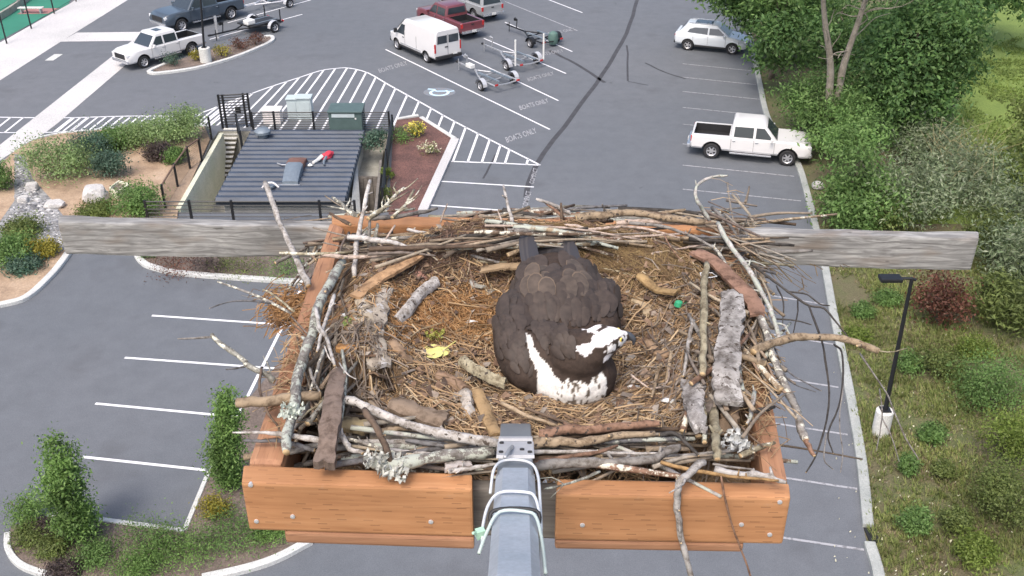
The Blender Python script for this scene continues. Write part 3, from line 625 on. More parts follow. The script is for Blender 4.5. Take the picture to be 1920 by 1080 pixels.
for i, (px, py, w, h, m, lab) in enumerate([(60, 1015, 70, .4, L_olive, "small olive tuft on dark mulch in the corner bed"), (105, 1035, 70, .4, L_olive, "small olive tuft in front of the left sapling"), (55, 975, 90, .8, L_blue, "fuzzy green shrub at the far left of the corner bed"),
        (270, 1030, 150, .6, L_mid, "wide green low shrub below the white kerb corner"), (345, 1040, 150, .6, L_blue, "mid green low shrub in the middle of the corner bed"), (440, 1010, 150, .6, L_mid, "green low shrub under the left nest board"), (510, 1000, 100, .5, L_blue, "low green shrub at the bed edge below the nest board"),
        (180, 1050, 90, .5, L_mid, "green low shrub right of the left sapling foot"), (250, 1075, 120, .5, L_blue, "spreading green low shrub cut by the bottom edge"), (90, 1000, 60, .35, L_purp, "dark purple tuft between the olive tufts"), (120, 1075, 70, .4, L_purp, "purple tuft near the curved kerb")]):
    shrub(px, py, w, h, L_sap if m is L_blue else m, lab, "low_shrub", .06, 3600, "low shrubs in the corner bed", seed=90 + i)
for i, (px, py, w, m, lab) in enumerate([(372, 112, 30, L_gold, "golden shrub left of the concrete lamp foot on the island"), (415, 106, 40, L_gold, "golden shrub right of the concrete lamp foot on the island"), (450, 92, 46, L_red, "rusty shrub in the middle of the island"), (480, 84, 40, L_red, "rusty shrub at the far tip of the island"), (325, 122, 40, L_blue, "low bluish shrub at the near tip of the island")]):
    shrub(px, py, w, .7, m, lab, "island_shrub", .10, 700, "shrubs on the kerbed island", seed=110 + i)
shrub(780, 255, 34, .7, L_olive, "bush covered in bright yellow flowers on the mulch bed", "flowering_bush", .09, 500, seed=121, flowers=(L_flow, 420, .13))
shrub(805, 288, 44, .6, L_olive, "sparse bush dotted with pale yellow flowers on the mulch bed", "flowering_bush", .08, 300, seed=122, flowers=(L_flow2, 170, .12))
shrub(715, 272, 60, .9, L_blue, "dark green shrub behind the back right corner of the hut", "hut_shrub", .14, 1300, seed=123, org=G(705, 275, 0))
shrub(755, 262, 60, .5, L_mid, "low green groundcover by the fence end of the mulch bed", "hut_shrub", .09, 1000, seed=124)
shrub(728, 335, 26, .6, L_yel, "yellow green strip plant along the wall of the mulch bed", "hut_shrub", .09, 600, seed=125); shrub(727, 375, 26, .6, L_olive, "olive strip plant further down the mulch bed wall", "hut_shrub", .09, 600, seed=126)
# swale rocks
mb = MB(); SW = [(p.x, p.y) for p in gp([(30, 300), (44, 302), (60, 345), (95, 380), (124, 425), (130, 464), (60, 498), (4, 500), (10, 420), (34, 380)])]
c = 0
while c < 1500:
    q = (ru(min(p[0] for p in SW), max(p[0] for p in SW)), ru(min(p[1] for p in SW), max(p[1] for p in SW)))
    if not inside(q, SW): continue
    c += 1; s = ru(.03, .095) if rnd() < .96 else ru(.12, .22); n = 6
    for _ in [0]:
        ang = ru(0, 3); ring = [(q[0] + math.cos(ang + t * 6.283 / n) * s * ru(.75, 1.1), q[1] + math.sin(ang + t * 6.283 / n) * s * ru(.6, .9)) for t in range(n)]
        vs = [(x, y, .08) for x, y in ring] + [(q[0] + (x - q[0]) * .75, q[1] + (y - q[1]) * .75, .09 + s * ru(.35, .6)) for x, y in ring]
        mb.add(vs, [tuple(range(n, 2 * n))] + [(i, (i + 1) % n, (i + 1) % n + n, i + n) for i in range(n)])
tag(mb.build("river_rocks", M_rockmix), kind="stuff")
def boulder(px, py, w, d, h, lab, seed, mat=M_stone):
    g = G(px, py, .08); bm = bmesh.new(); bmesh.ops.create_icosphere(bm, subdivisions=3, radius=1); rs = random.Random(seed); o3 = Vector((rs.uniform(0, 50),) * 3)
    for v in bm.verts:
        p = v.co.copy(); k = 1 + .35 * noise.noise(p * 1.1 + o3) + .1 * noise.noise(p * 3 + o3)
        q = Vector((max(-.8, min(.8, p.x * k)), max(-.8, min(.8, p.y * k)), max(-.7, min(.75, p.z * k)))); v.co = Vector((q.x * w * .6, q.y * d * .6, q.z * h * .65 + h * .4))
    me = bpy.data.meshes.new("boulder"); bm.to_mesh(me); bm.free(); me.materials.append(mat); o = link_mesh("boulder", me, None, g); tag(o, lab, "boulder", "boulders around the swale"); return o
boulder(182, 376, 1.05, .9, .75, "big pale rounded boulder beside the concrete box", 1); boulder(104, 388, .9, .6, .3, "flat pale slab boulder at the edge of the rock swale", 2)
boulder(62, 356, .55, .5, .4, "grey boulder at the top of the rock swale", 3); boulder(45, 378, .5, .45, .3, "smaller grey boulder low on the left side of the swale", 4); boulder(1533, 352, .55, .4, .35, "pale boulder beyond the kerb below the pickup nose", 5)
# ------------------------------------------------------------------ hut in its sunken yard, stairs, walls, fences
PD = -2.3                                       # floor of the sunken yard
mb = MB(); mb.poly([(x, y, PD) for x, y in PIT]); o = mb.build("yard_floor", M_conc2); struct(o)
if o.data.polygons[0].normal.z < 0: o.data.flip_normals()
mb = MB(); n = len(PIT)
for i in range(n):
    a, b = PIT[i], PIT[(i + 1) % n]; mb.add([(*a, PD), (*b, PD), (*b, .0), (*a, .0)], [(0, 1, 2, 3)])
tag(mb.build("retaining_wall", M_conc2), "concrete retaining wall around the sunken yard of the hut", "wall")
RZ = .25
rc = [G(470, 250, RZ), G(684, 250, RZ), G(649, 374, RZ), G(405, 374, RZ)]       # roof corners: back L, back R, front R, front L
hut = thing("hut", "small hut with blue grey ribbed metal roof in the sunken yard", "hut", (rc[3].lerp(rc[2], .5).x, rc[2].y, PD)); ho = hut.location
dn = Vector((0, 0, .10)); mb = MB(); mb.hexa([c - dn for c in (rc[3], rc[2], rc[1], rc[0])], [rc[3], rc[2], rc[1], rc[0]])
NR = 15
for k in range(NR + 1):                          # raised seams across the roof
    t = k / NR; a, b = rc[3].lerp(rc[0], t), rc[2].lerp(rc[1], t); w = Vector((0, .20, 0))
    a2, b2 = a.lerp(b, .004), a.lerp(b, .996); z1 = Vector((0, 0, .002)); m_ = Vector((0, -.10, .15)); p_ = Vector((0, .12, .15)); mb.hexa([a2 - w + z1, b2 - w + z1, b2 + w + z1, a2 + w + z1], [a2 + m_, b2 + m_, b2 + p_, a2 + p_])
roof = mb.build("roof", M_roof, hut, ho)
mb = MB(); f0, f1 = rc[3] + Vector((0, -.03, 0)), rc[2] + Vector((0, -.03, 0)); mb.hexa([f0 - Vector((0, .04, .30)), f1 - Vector((0, .04, .30)), f1 - Vector((0, 0, .30)), f0 - Vector((0, 0, .30))], [f0 - Vector((0, .04, -.02)), f1 - Vector((0, .04, -.02)), f1 + Vector((0, 0, .02)), f0 + Vector((0, 0, .02))])
mb.build("fascia", M_roofdark, hut, ho)
for a, b in ((rc[0], rc[3]), (rc[1], rc[2])): mb = MB(); mb.tube([a, b], .06, 6); mb.build("edge_trim", M_roofdark, hut, ho)
i_ = .25; w_ = [rc[3] + Vector((i_, .25, 0)), rc[2] + Vector((-i_ * .5, .25, 0)), rc[1] + Vector((-i_ * .5, -.2, 0)), rc[0] + Vector((i_, -.2, 0))]
mb = MB(); mb.hexa([Vector((p.x, p.y, PD)) for p in w_], [Vector((p.x, p.y, RZ - .101)) for p in w_]); mb.build("wall", M_wall, hut, ho)
# roof fittings (bolted to the roof: parts of it)
def cowl(px, py, r, h, mat, name):
    g = G(px, py, RZ); m = MB(); m.lathe([(r * .55, 0), (r * .55, h * .6), (r, h * .6), (r, h * .8), (r * .7, h), (0, h * 1.05)], 14, 'Z', g); return m.build(name, mat, hut, ho, 'auto')
cowl(494, 262, .42, .62, M_capgrey, "roof_vent"); cowl(507, 356, .32, .35, M_capgrey, "roof_vent")
g = G(507, 352, RZ + .25); m = MB(); m.tube(catmull([g + Vector((-.38, 0, 0)), g + Vector((-.15, 0, .22)), g + Vector((.15, 0, .24)), g + Vector((.4, -.05, .05))], 4), .045, 6); m.build("vent_hoop", M_cabwhite, hut, ho)
# curved skylight cap: grey front half, rusty rear half
q = [G(530, 349, RZ + .05), G(559, 349, RZ + .05), G(576, 304, RZ + .05), G(543, 304, RZ + .05)]
def capmesh(t0, t1, name, mat, par):
    m = MB(); A, B = q[0].lerp(q[3], t0), q[1].lerp(q[2], t0); C, D = q[1].lerp(q[2], t1), q[0].lerp(q[3], t1); rows = []
    for s in np.linspace(0, 1, 6):
        a, b = A.lerp(D, s), B.lerp(C, s); t = t0 + (t1 - t0) * s; hh = .25 + .25 * math.sin(t * math.pi)
        for k, z in ((0, 0), (0, hh * .8), (.15, hh), (.85, hh), (1, hh * .8), (1, 0)): p = a.lerp(b, k); rows.append((p.x, p.y, p.z + z))
    m.add(rows, [(i * 6 + k, i * 6 + k + 1, i * 6 + 7 + k, i * 6 + 6 + k) for i in range(5) for k in range(5)] + [(5, 4, 3, 2, 1, 0), tuple(range(30, 36))]); return m.build(name, mat, par, ho, 'auto')
capmesh(0, .60, "skylight_cap", M_capgrey, hut); capmesh(.602, 1, "rusty_cap_end", M_rust, hut)
m = MB(); m.hexa([q[0] + Vector((-.2, -.12, -.04)), q[1] + Vector((.1, -.12, -.04)), q[1] + Vector((.1, 0, -.04)), q[0] + Vector((-.2, 0, -.04))], [q[0] + Vector((-.2, -.12, .1)), q[1] + Vector((.1, -.12, .1)), q[1] + Vector((.1, 0, .1)), q[0] + Vector((-.2, 0, .1))]); m.build("cap_flashing", M_galv, hut, ho)
m = MB(); m.tube([G(520, 306, RZ + .2), G(528, 309, RZ + .2), G(541, 309, RZ + .25)], .04, 5); m.build("roof_pipe", M_galv, hut, ho)
# red and white bundle lying on the roof
g = G(609, 298, RZ + .12); m = MB(); bm = bmesh.new(); bmesh.ops.create_icosphere(bm, subdivisions=3, radius=1)
for v in bm.verts: k = 1 + .45 * noise.noise(v.co * 1.6) + .2 * noise.noise(v.co * 4); v.co = Vector((v.co.x * k * .26 + v.co.y * .12, v.co.y * k * .42, max(-.05, v.co.z * k * .2 + .08)))
m.add([g + v.co + Vector((.12, .2, 0)) for v in bm.verts], [tuple(v.index for v in f.verts) for f in bm.faces]); bm.free()
o = m.build("red_bundle", [M_redcloth, M_plate, M_dark], None, g)
m2 = MB(); rtb = o; m2.tube(catmull([g + Vector((-.1, -.1, .2)), g + Vector((-.25, -.35, .12)), g + Vector((-.45, -.75, .1))], 3), [.10, .07], 6); m2.lathe([(0, 0), (.13, .05), (0, .16)], 8, 'Z', g + Vector((-.55, -.95, .03))); m2.build("white_cloth", M_plate, o, g)
m2 = MB(); m2.tube(catmull([g + Vector((.1, -.1, .15)), g + Vector((.05, -.5, .1)), g + Vector((.1, -.85, .06))], 3), [.08, .05], 6); m2.build("grey_cloth", M_capgrey, o, g)
for mm in [o.data]: smooth(mm)
tag(o, "crumpled red and white bundle lying on the ribbed hut roof", "bundle")
M_risr = plain("shaded_riser", (.10, .09, .065), .9)  # dark colour paints in the shade on the upright stair faces
# stairs going down into the yard
st = thing("concrete_stairs", "concrete stairs leading down beside the hut from the black gate", "stairs", G(445, 246)); so = st.location
A0, A1 = G(421, 241), G(449, 241); B0, B1 = G(408, 336), G(427, 336); NS = 11
for k in range(NS):
    t = k / NS; z = -.19 * k - .004; row = 241 + 95 * t; pL, pR = G(421 - 13 * t, row, z), G(449 - 20 * t, row, z); nx_ = G(421 - 13 * (t + 1 / NS), row + 95 / NS, z - .19)
    y0, y1, fx0, fx1 = pL.y, nx_.y - .02, pL.x, pR.x
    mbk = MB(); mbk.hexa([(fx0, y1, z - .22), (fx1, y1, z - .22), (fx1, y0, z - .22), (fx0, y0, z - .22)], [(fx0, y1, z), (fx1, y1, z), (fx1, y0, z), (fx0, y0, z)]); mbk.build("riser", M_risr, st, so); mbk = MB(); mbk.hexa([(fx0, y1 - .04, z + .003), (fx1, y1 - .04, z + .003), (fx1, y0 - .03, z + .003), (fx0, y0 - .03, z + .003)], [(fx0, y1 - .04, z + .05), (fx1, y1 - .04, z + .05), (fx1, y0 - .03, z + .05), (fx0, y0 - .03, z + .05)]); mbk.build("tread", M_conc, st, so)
# pale side wall of the stairs, stepping taller towards the front
a0, a1 = G(419, 249, .12), G(338, 392, .12); m = MB(); th = Vector((-.22, 0, 0))
m.hexa([Vector((a1.x, a1.y, PD)) + th, Vector((a1.x, a1.y, PD)), Vector((a0.x, a0.y, PD)), Vector((a0.x, a0.y, PD)) + th], [a1 + th, a1, a0, a0 + th])
single(m, "stair_wall", M_greenwall, "pale mossy concrete wall on the left of the stairs", "wall", (a1.x, a1.y, 0))
# right hand: inner raised floor and board wall
m = MB(); p = [G(684, 262, -.9), G(723, 258, -.9), G(712, 330, -.9), G(671, 330, -.9)]; m.prism([(v.x, v.y) for v in p], PD, -.9); single(m, "concrete_landing", M_conc2, "grey concrete landing between the hut and the board wall", "landing", (p[0].x, p[0].y, PD))
m = MB(); a, b = G(716, 300, .3), G(706, 400, .3); m.hexa([Vector((b.x - .12, b.y, PD)), Vector((b.x, b.y, PD)), Vector((a.x, a.y, PD)), Vector((a.x - .12, a.y, PD))], [b - Vector((.12, 0, 0)), b, a, a - Vector((.12, 0, 0))])
a, b = G(672, 330, -.1), G(700, 330, -.1)
for k in range(9):
    p = G(672 + k * 4.4, 331 + (k % 2) * 1.5, -.2); m.box((p.x, p.y, (PD - .2) / 2), (.20, .05, 2.1 + ru(-.1, .1)))
single(m, "board_wall", M_boards, "weathered grey board wall right of the hut", "wall", (a.x, a.y, PD))
m = MB(); p = [G(668, 308, RZ - .2), G(662, 378, RZ - .2)]; m.hexa([(p[1].x - .1, p[1].y, PD), (p[1].x + .35, p[1].y, PD), (p[0].x + .05, p[0].y, PD), (p[0].x - .05, p[0].y, PD)], [(p[1].x - .1, p[1].y, RZ - .3), (p[1].x + .30, p[1].y, -.5), (p[0].x + .05, p[0].y, RZ - .3), (p[0].x - .05, p[0].y, RZ - .3)]); m.build("side_wall", M_wall, hut, ho)
# black rail fences
def rail_fence(pts, h, nr, label, posts=True, z=0.0, pr=.05, rr=.024):
    pts = [Vector((p.x, p.y, z)) for p in pts]; f = thing("rail_fence", label, "fence", pts[0]); fo = f.location
    for i, p in enumerate(pts):
        m = MB(); m.box(p + Vector((0, 0, (h + .05) / 2)), (pr * 2, pr * 2, h + .05)); m.build("post", M_black, f, fo)
    for a, b in zip(pts, pts[1:]):
        m = MB()
        for k in range(nr): zz = .1 + (h - .12) * k / (nr - 1); m.tube([a + Vector((0, 0, zz)), b + Vector((0, 0, zz))], rr if k < nr - 1 else .035, 4)
        m.build("rails", M_black, f, fo)
    return f
rail_fence([G(476, 250), G(517, 249), G(590, 249), G(660, 249), G(731, 249)], 1.15, 9, "black metal fence of horizontal rails behind the hut")
rail_fence([G(737, 252), G(726, 318), G(719, 392)], 1.05, 7, "black metal rail fence running down the right side of the yard")
rail_fence([G(455, 283), G(447, 250)], 1.05, 6, "short black rail fence right of the stairs")
# front fence between the beam and the hut
zf = -.1; rail_fence([G(280, 424), G(362, 424), G(440, 424), G(521, 424), G(603, 424), G(668, 424)], 1.2, 7, "black rail fence in front of the hut just above the grey beam", True, 0.0)
# gate at the head of the stairs
p0, p1 = G(418, 241), G(472, 238); gt = thing("gate", "tall black gate of horizontal bars at the head of the stairs", "gate", p0); m = MB()
for p in (p0, p1, p0 + Vector((.22, 0, 0)), p1 - Vector((.25, 0, 0))): m.box(p + Vector((0, 0, .95)), (.10, .10, 1.9))
m.tube([p0 + Vector((0, 0, 1.85)), p1 + Vector((0, 0, 1.85))], .04, 4); m.build("gate_frame", M_black, gt, p0)
m = MB()
for k in range(11): m.tube([p0 + Vector((0, .03, .2 + k * .15)), p1 + Vector((0, .03, .2 + k * .15))], .03, 4)
m.build("bar_panel", M_black, gt, p0); m = MB(); m.box(p1 + Vector((-.6, -.06, 1.0)), (.3, .03, .34)); m.build("lock_box", M_black, gt, p0)
# mesh fence on the left with brown top rail
pp = [G(397, 262), G(379, 303), G(357, 319), G(334, 353), G(311, 393)]; tops_ = [G(394, 218, 0), 0, 0, 0, 0]
f = thing("mesh_fence", "black post and mesh fence with brown top rail left of the stairs", "fence", pp[0])
for p in pp: m = MB(); m.box(p + Vector((0, 0, .62)), (.09, .09, 1.25)); m.build("post", M_black, f, pp[0])
m = MB()
for a, b in zip(pp[1:], pp[2:]): m.tube([a + Vector((0, 0, 1.2)), b + Vector((0, 0, 1.2))], .045, 5)
m.build("top_rail", plain("brown_rail", (.16, .10, .07), .7), f, pp[0]); m = MB()
for a, b in zip(pp, pp[1:]):
    for k in range(1, 12): z = 1.18 * k / 12; m.tube([a + Vector((0, 0, z)), b + Vector((0, 0, z))], .006, 3, cap=False)
    L = int((b - a).length / .12)
    for k in range(L): c = a.lerp(b, k / L); m.tube([c, c + Vector((0, 0, 1.18))], .005, 3, cap=False)
m.build("mesh_panel", M_black, f, pp[0])
# utility cabinets
def cabinet(px, py, w, d, h, mat, label, parts=()):
    g = G(px, py); c = thing("utility_cabinet", label, "cabinet", g); m = MB(); m.box(g + Vector((0, 0, h * .47)), (w, d, h * .94)); bevel(m.build("body", mat, c, g), .03)
    m = MB(); m.box(g + Vector((0, -.02, h * .97)), (w + .08, d + .1, h * .06)); bevel(m.build("lid", mat, c, g), .02)
    for nm, ox, oz, ww, hh, mt in parts: m = MB(); m.box(g + Vector((ox, -d / 2 - .015, oz)), (ww, .025, hh)); m.build(nm, mt, c, g)
    return c
cabinet(513, 229, .95, .7, .8, M_cabwhite, "low white utility cabinet behind the back fence"); cabinet(552, 222, .55, .6, 1.25, M_cabgrey, "narrow pale grey green cabinet left of its wider twin", (("door", 0, .6, .42, .9, M_cabgrey),)); cabinet(574, 222, .8, .6, 1.3, M_cabgrey, "wider pale grey green cabinet right of the narrow one", (("door", 0, .6, .62, .9, M_cabgrey),))
cabinet(653, 246, 1.75, 1.3, 1.35, M_cabgreen, "big dark green transformer cabinet behind the fence", (("panel", -.1, 1.12, 1.2, .2, M_cabgrey), ("latch", .55, .95, .08, .08, M_plate)))
# pale concrete box beside the boulder
q4 = [G(204, 352, .5), G(222, 338, .5), G(244, 344, .5), G(219, 360, .5)]; m = MB()
for i in range(4):
    a, b = q4[i], q4[(i + 1) % 4]; c = sum(q4, Vector()) / 4; ai, bi = a.lerp(c, .16), b.lerp(c, .16)
    m.hexa([(a.x, a.y, .05), (b.x, b.y, .05), (bi.x, bi.y, .05), (ai.x, ai.y, .05)], [a, b, bi, ai])
bx = single(m, "concrete_box", M_greenwall, "open square concrete drain box beside the big boulder", "drain box", (q4[3].x, q4[3].y, 0)); m = MB(); m.poly([(p.x, p.y, .38) for p in [v.lerp(sum(q4, Vector()) / 4, .16) for v in q4]]); m.build("soil_fill", M_bsoil, bx, bx.location)
# ------------------------------------------------------------------ lamps, court fence
def lamp(px, py, py_top, label, px_top, head=True, base_h=.85, base_r=.33, head_dir=-1):
    g = G(px, py); tp = V(px_top, py_top, g.y); L = thing("street_lamp", label, "street lamp", g); m = MB()
    m.lathe([(base_r, 0), (base_r, base_h - .03), (base_r - .03, base_h), (0, base_h)], 20, 'Z', g); m.build("concrete_foot", M_conc, L, g, 'auto')
    m = MB(); m.box(g + Vector((0, 0, base_h + .02)), (.30, .30, .04)); m.build("base_plate", M_black, L, g)
    H = tp.z; m = MB(); m.tube([g + Vector((0, 0, base_h)), (tp.x, tp.y, H)], [.075, .055], 8); m.build("pole", M_black, L, g)
    if head:
        e = Vector((tp.x, tp.y, H)); m = MB(); m.tube([e + Vector((.12, 0, -.05)), e, e + Vector((head_dir * .35, 0, 0))], .04, 6); m.build("arm", M_black, L, g)
        m = MB(); m.box(e + Vector((head_dir * .62, 0, 0)), (.62, .36, .12)); bevel(m.build("lamp_head", M_black, L, g), .03); m = MB(); m.box(e + Vector((head_dir * .64, 0, -.066)), (.5, .28, .012)); m.build("lens", M_lamp, L, g)
    return L
lamp(1650, 812, 522, "black street lamp on a round white concrete foot on the grass bank", 1710, base_h=.9, base_r=.27)
lamp(387, 118, -60, "black street lamp on a pale concrete foot behind the white pickup on the island", 372, base_h=1.0, base_r=.36)
cf = thing("court_fence", "tall dark fence posts along the green sports court", "fence", G(13, 82))
for px, py, tx in ((13, 82, 0), (59, 54, 49), (102, 26, 98), (143, 3, 141)):
    g = G(px, py); m = MB(); tp = V(tx, py - 110, g.y); m.tube([g, (g.x - .05, g.y, 4.2)], .05, 6); m.build("post", M_black, cf, cf.location)
m = MB()
for z in (.3, 2.2, 4.1): m.tube([G(13, 82) + Vector((0, 0, z)), G(143, 3) + Vector((0, 0, z))], .015, 4)
m.build("wire", M_black, cf, cf.location)
g = G(30, 30); m = MB()
bn = thing("court_bench", "low pale bench on the red patch of the sports court", "bench", G(60, 25)); m.box(G(60, 25) + Vector((0, 0, .42)), (1.8, .4, .06)); m.build("seat", M_conc, bn, bn.location)
for s in (-.7, .7): m = MB(); m.box(G(60, 25) + Vector((s, 0, .2)), (.08, .36, .38)); m.build("leg", M_galv, bn, bn.location)
kb = gp([(-10, 44), (20, 26), (55, 0), (75, -15)]); m = MB(); [m.hexa([(a.x - .1, a.y, 0), (a.x + .1, a.y, 0), (b.x + .1, b.y, 0), (b.x - .1, b.y, 0)], [(a.x - .1, a.y, .5), (a.x + .1, a.y, .5), (b.x + .1, b.y, .5), (b.x - .1, b.y, .5)]) for a, b in zip(kb, kb[1:])]
single(m, "low_wall", M_conc2, "low grey wall beyond the sports court in the top left corner", "wall", (kb[0].x, kb[0].y, 0))
g = G(20, -8); hs = thing("court_building", "pale building beyond the sports court in the top left corner", "building", g); m = MB(); m.box(g + Vector((-8, 4, 1.6)), (18, 6, 3.2)); m.build("wall", M_wall, hs, g); m = MB(); m.box(g + Vector((-8, 4, 3.3)), (18.6, 6.6, .2)); m.build("roof", M_capgrey, hs, g)
# ------------------------------------------------------------------ vehicles (x forward, built round their own origin)
def wheel(par, x, y, r, w, rim=M_rim, spokes=6, front=False):
    s = 1 if y > 0 else -1; o_ = Vector((x, y, r)); m = MB(); hw = w / 2
    m.lathe([(r * .62, -hw), (r * .9, -hw), (r, -hw * .6), (r, hw * .6), (r * .9, hw), (r * .62, hw)], 24, 'Y', o_); wh = m.build("wheel", M_tyre, par, (0, 0, 0), 'auto')
    m = MB(); e = s * hw * .82; m.lathe([(r * .63, s * hw), (r * .60, e), (r * .52, e * .75)], 24, 'Y', o_); m.lathe([(0, e * .95), (r * .16, e * .95), (r * .18, e * .6)], 12, 'Y', o_)
    for k in range(spokes):
        a = 2 * math.pi * k / spokes; d = Vector((math.cos(a), 0, math.sin(a))); q = Vector((-d.z, 0, d.x)); b0, b1 = o_ + d * r * .1 + Vector((0, e * .9, 0)), o_ + d * r * .58 + Vector((0, e * .85, 0)); w0, w1 = q * r * .10, q * r * .075; t = Vector((0, s * -.04, 0))
        m.hexa([b0 - w0 + t, b1 - w1 + t, b1 + w1 + t, b0 + w0 + t], [b0 - w0, b1 - w1, b1 + w1, b0 + w0])
    m.build("rim", rim, wh); m = MB(); m.lathe([(0, e * .5), (r * .6, e * .5)], 20, 'Y', o_); m.build("brake_disc", M_dark, wh); return wh
def loft(rings, cap=True):
    n = len(rings[0]); vs = [v for r in rings for v in r]; fs = [(i * n + k, i * n + (k + 1) % n, (i + 1) * n + (k + 1) % n, (i + 1) * n + k) for i in range(len(rings) - 1) for k in range(n)]
    if cap: fs += [tuple(reversed(range(n))), tuple(range((len(rings) - 1) * n, len(rings) * n))]
    return vs, fs
def xring(x, w, zb, zs, zt, tw, rnd_=.06):
    """cross-section at x: half width w at zs, half width tw at top zt"""
    return [(x, -w * .93, zb), (x, -w, zb + .10), (x, -w, zs), (x, -tw, zt - rnd_), (x, -tw + rnd_, zt), (x, tw - rnd_, zt), (x, tw, zt - rnd_), (x, w, zs), (x, w, zb + .10), (x, w * .93, zb)]
def boolean(o, cutters):
    for c in cutters:
        c.parent = o.parent; md = o.modifiers.new("cut", 'BOOLEAN'); md.operation = 'DIFFERENCE'; md.object = c; md.solver = 'EXACT'
    bpy.context.view_layer.update(); dg = bpy.context.evaluated_depsgraph_get(); me = bpy.data.meshes.new_from_object(o.evaluated_get(dg)); o.modifiers.clear(); old = o.data; o.data = me; bpy.data.meshes.remove(old)
    for c in cutters: d = c.data; bpy.data.objects.remove(c); bpy.data.meshes.remove(d)
def body(name, rings, mat, par, arches, W, cav=None, inner=M_dark):
    m = MB(); vs, fs = loft(rings); m.add(vs, fs); o = m.build(name, [mat, inner], par)
    bm = bmesh.new(); bm.from_mesh(o.data); bmesh.ops.recalc_face_normals(bm, faces=bm.faces); bm.to_mesh(o.data); bm.free()
    cs = []
    for x, z, r in arches:
        for s in (-1, 1):
            c = MB(); c.lathe([(0, -.22), (r, -.22), (r, .22), (0, .22)], 28, 'Y', (x, s * W, z)); c_ = c.build("cut", inner)
            b2 = bmesh.new(); b2.from_mesh(c_.data); bmesh.ops.remove_doubles(b2, verts=b2.verts, dist=1e-4); bmesh.ops.recalc_face_normals(b2, faces=b2.faces); b2.to_mesh(c_.data); b2.free(); cs.append(c_)
    if cav: c = MB(); c.box(*cav); cs.append(c.build("cut", inner))
    boolean(o, cs)
    if o.data.materials and len(o.data.materials) == 1: o.data.materials.append(inner)
    autosmooth(o, 32); return o
class Side:
    """flat sloped panels of a cabin: maps (x, z) to the side surface"""
    def __init__(s, z0, w0, z1, w1): s.a = (z0, w0, z1, w1)
    def y(s, z): z0, w0, z1, w1 = s.a; return w0 + (w1 - w0) * (z - z0) / (z1 - z0)
    def panel(s, m, pts, side, off=.008):
        v = [(x, side * (s.y(z) + off), z) for x, z in pts]; m.poly(v if side < 0 else list(reversed(v)))
def cabin(par, name, mat, z0, z1, base, top, rnd_=.12):
    """base/top = (x_front, x_rear, half_width)"""
    def rg(xf, xr, w, z, c=.10): return [(xf, -w + c, z), (xf, w - c, z), (xf - c * .6, w, z), (xr + c * .6, w, z), (xr, w - c, z), (xr, -w + c, z), (xr + c * .6, -w, z), (xf - c * .6, -w, z)]
    t = (z1 - .10 - z0) / (z1 - z0); xf, xr, w = [b + (q - b) * t for b, q in zip(base, top)]
    m = MB(); vs, fs = loft([rg(*base, z0), rg(xf, xr, w, z1 - .10), rg(xf - .08, xr + .05, w - .05, z1 - .02), rg(xf - .28, xr + .2, w - .2, z1 + .02)]); m.add(vs, fs); o = m.build(name, mat, par)
    bm = bmesh.new(); bm.from_mesh(o.data); bmesh.ops.recalc_face_normals(bm, faces=bm.faces); bm.to_mesh(o.data); bm.free(); autosmooth(o, 38)
    return Side(z0, base[2], z1 - .10, w), (base, (xf, xr, w), z0, z1 - .10)
def glass_front(par, info, side_in, mat=M_glass, name="windscreen", rear=False, lo=.05, hi=.97):
    (bf, br, bw), (tf, tr, tw), z0, z1 = info; x0, x1 = (br, tr) if rear else (bf, tf); d = -.012 if rear else .012; P = []
    for t in (lo, hi): P.append((x0 + (x1 - x0) * t + d, bw + (tw - bw) * t - side_in, z0 + (z1 - z0) * t))
    m = MB(); v = [(P[0][0], -P[0][1], P[0][2]), (P[0][0], P[0][1], P[0][2]), (P[1][0], P[1][1], P[1][2]), (P[1][0], -P[1][1], P[1][2])]; m.poly(v if not rear else list(reversed(v))); return m.build(name, mat, par)
def bx(par, name, c, d, mat, bv=.02, rz=0):
    m = MB(); m.box(c, d, rz); o = m.build(name, mat, par)
    if bv: bevel(o, bv)
    return o
def place(px0, px1, fwd_from_first, wb, off_y, xr, label, cat, name):
    """two tyre contact pixels (rear, front) of the wheels on one side; returns thing scaled to its wheelbase"""
    a, b = G(*px0), G(*px1); d = (b - a); s = d.length / wb; d.normalize(); lft = Vector((-d.y, d.x, 0)); mid = a - d * (xr * s) - lft * (off_y * s)
    t = thing(name, label, cat, mid, math.atan2(d.y, d.x)); t.scale = (s, s, s); return t
def set_at(name, label, cat, p, rz, s=1.0): t = thing(name, label, cat, p, rz); t.scale = (s, s, s); return t
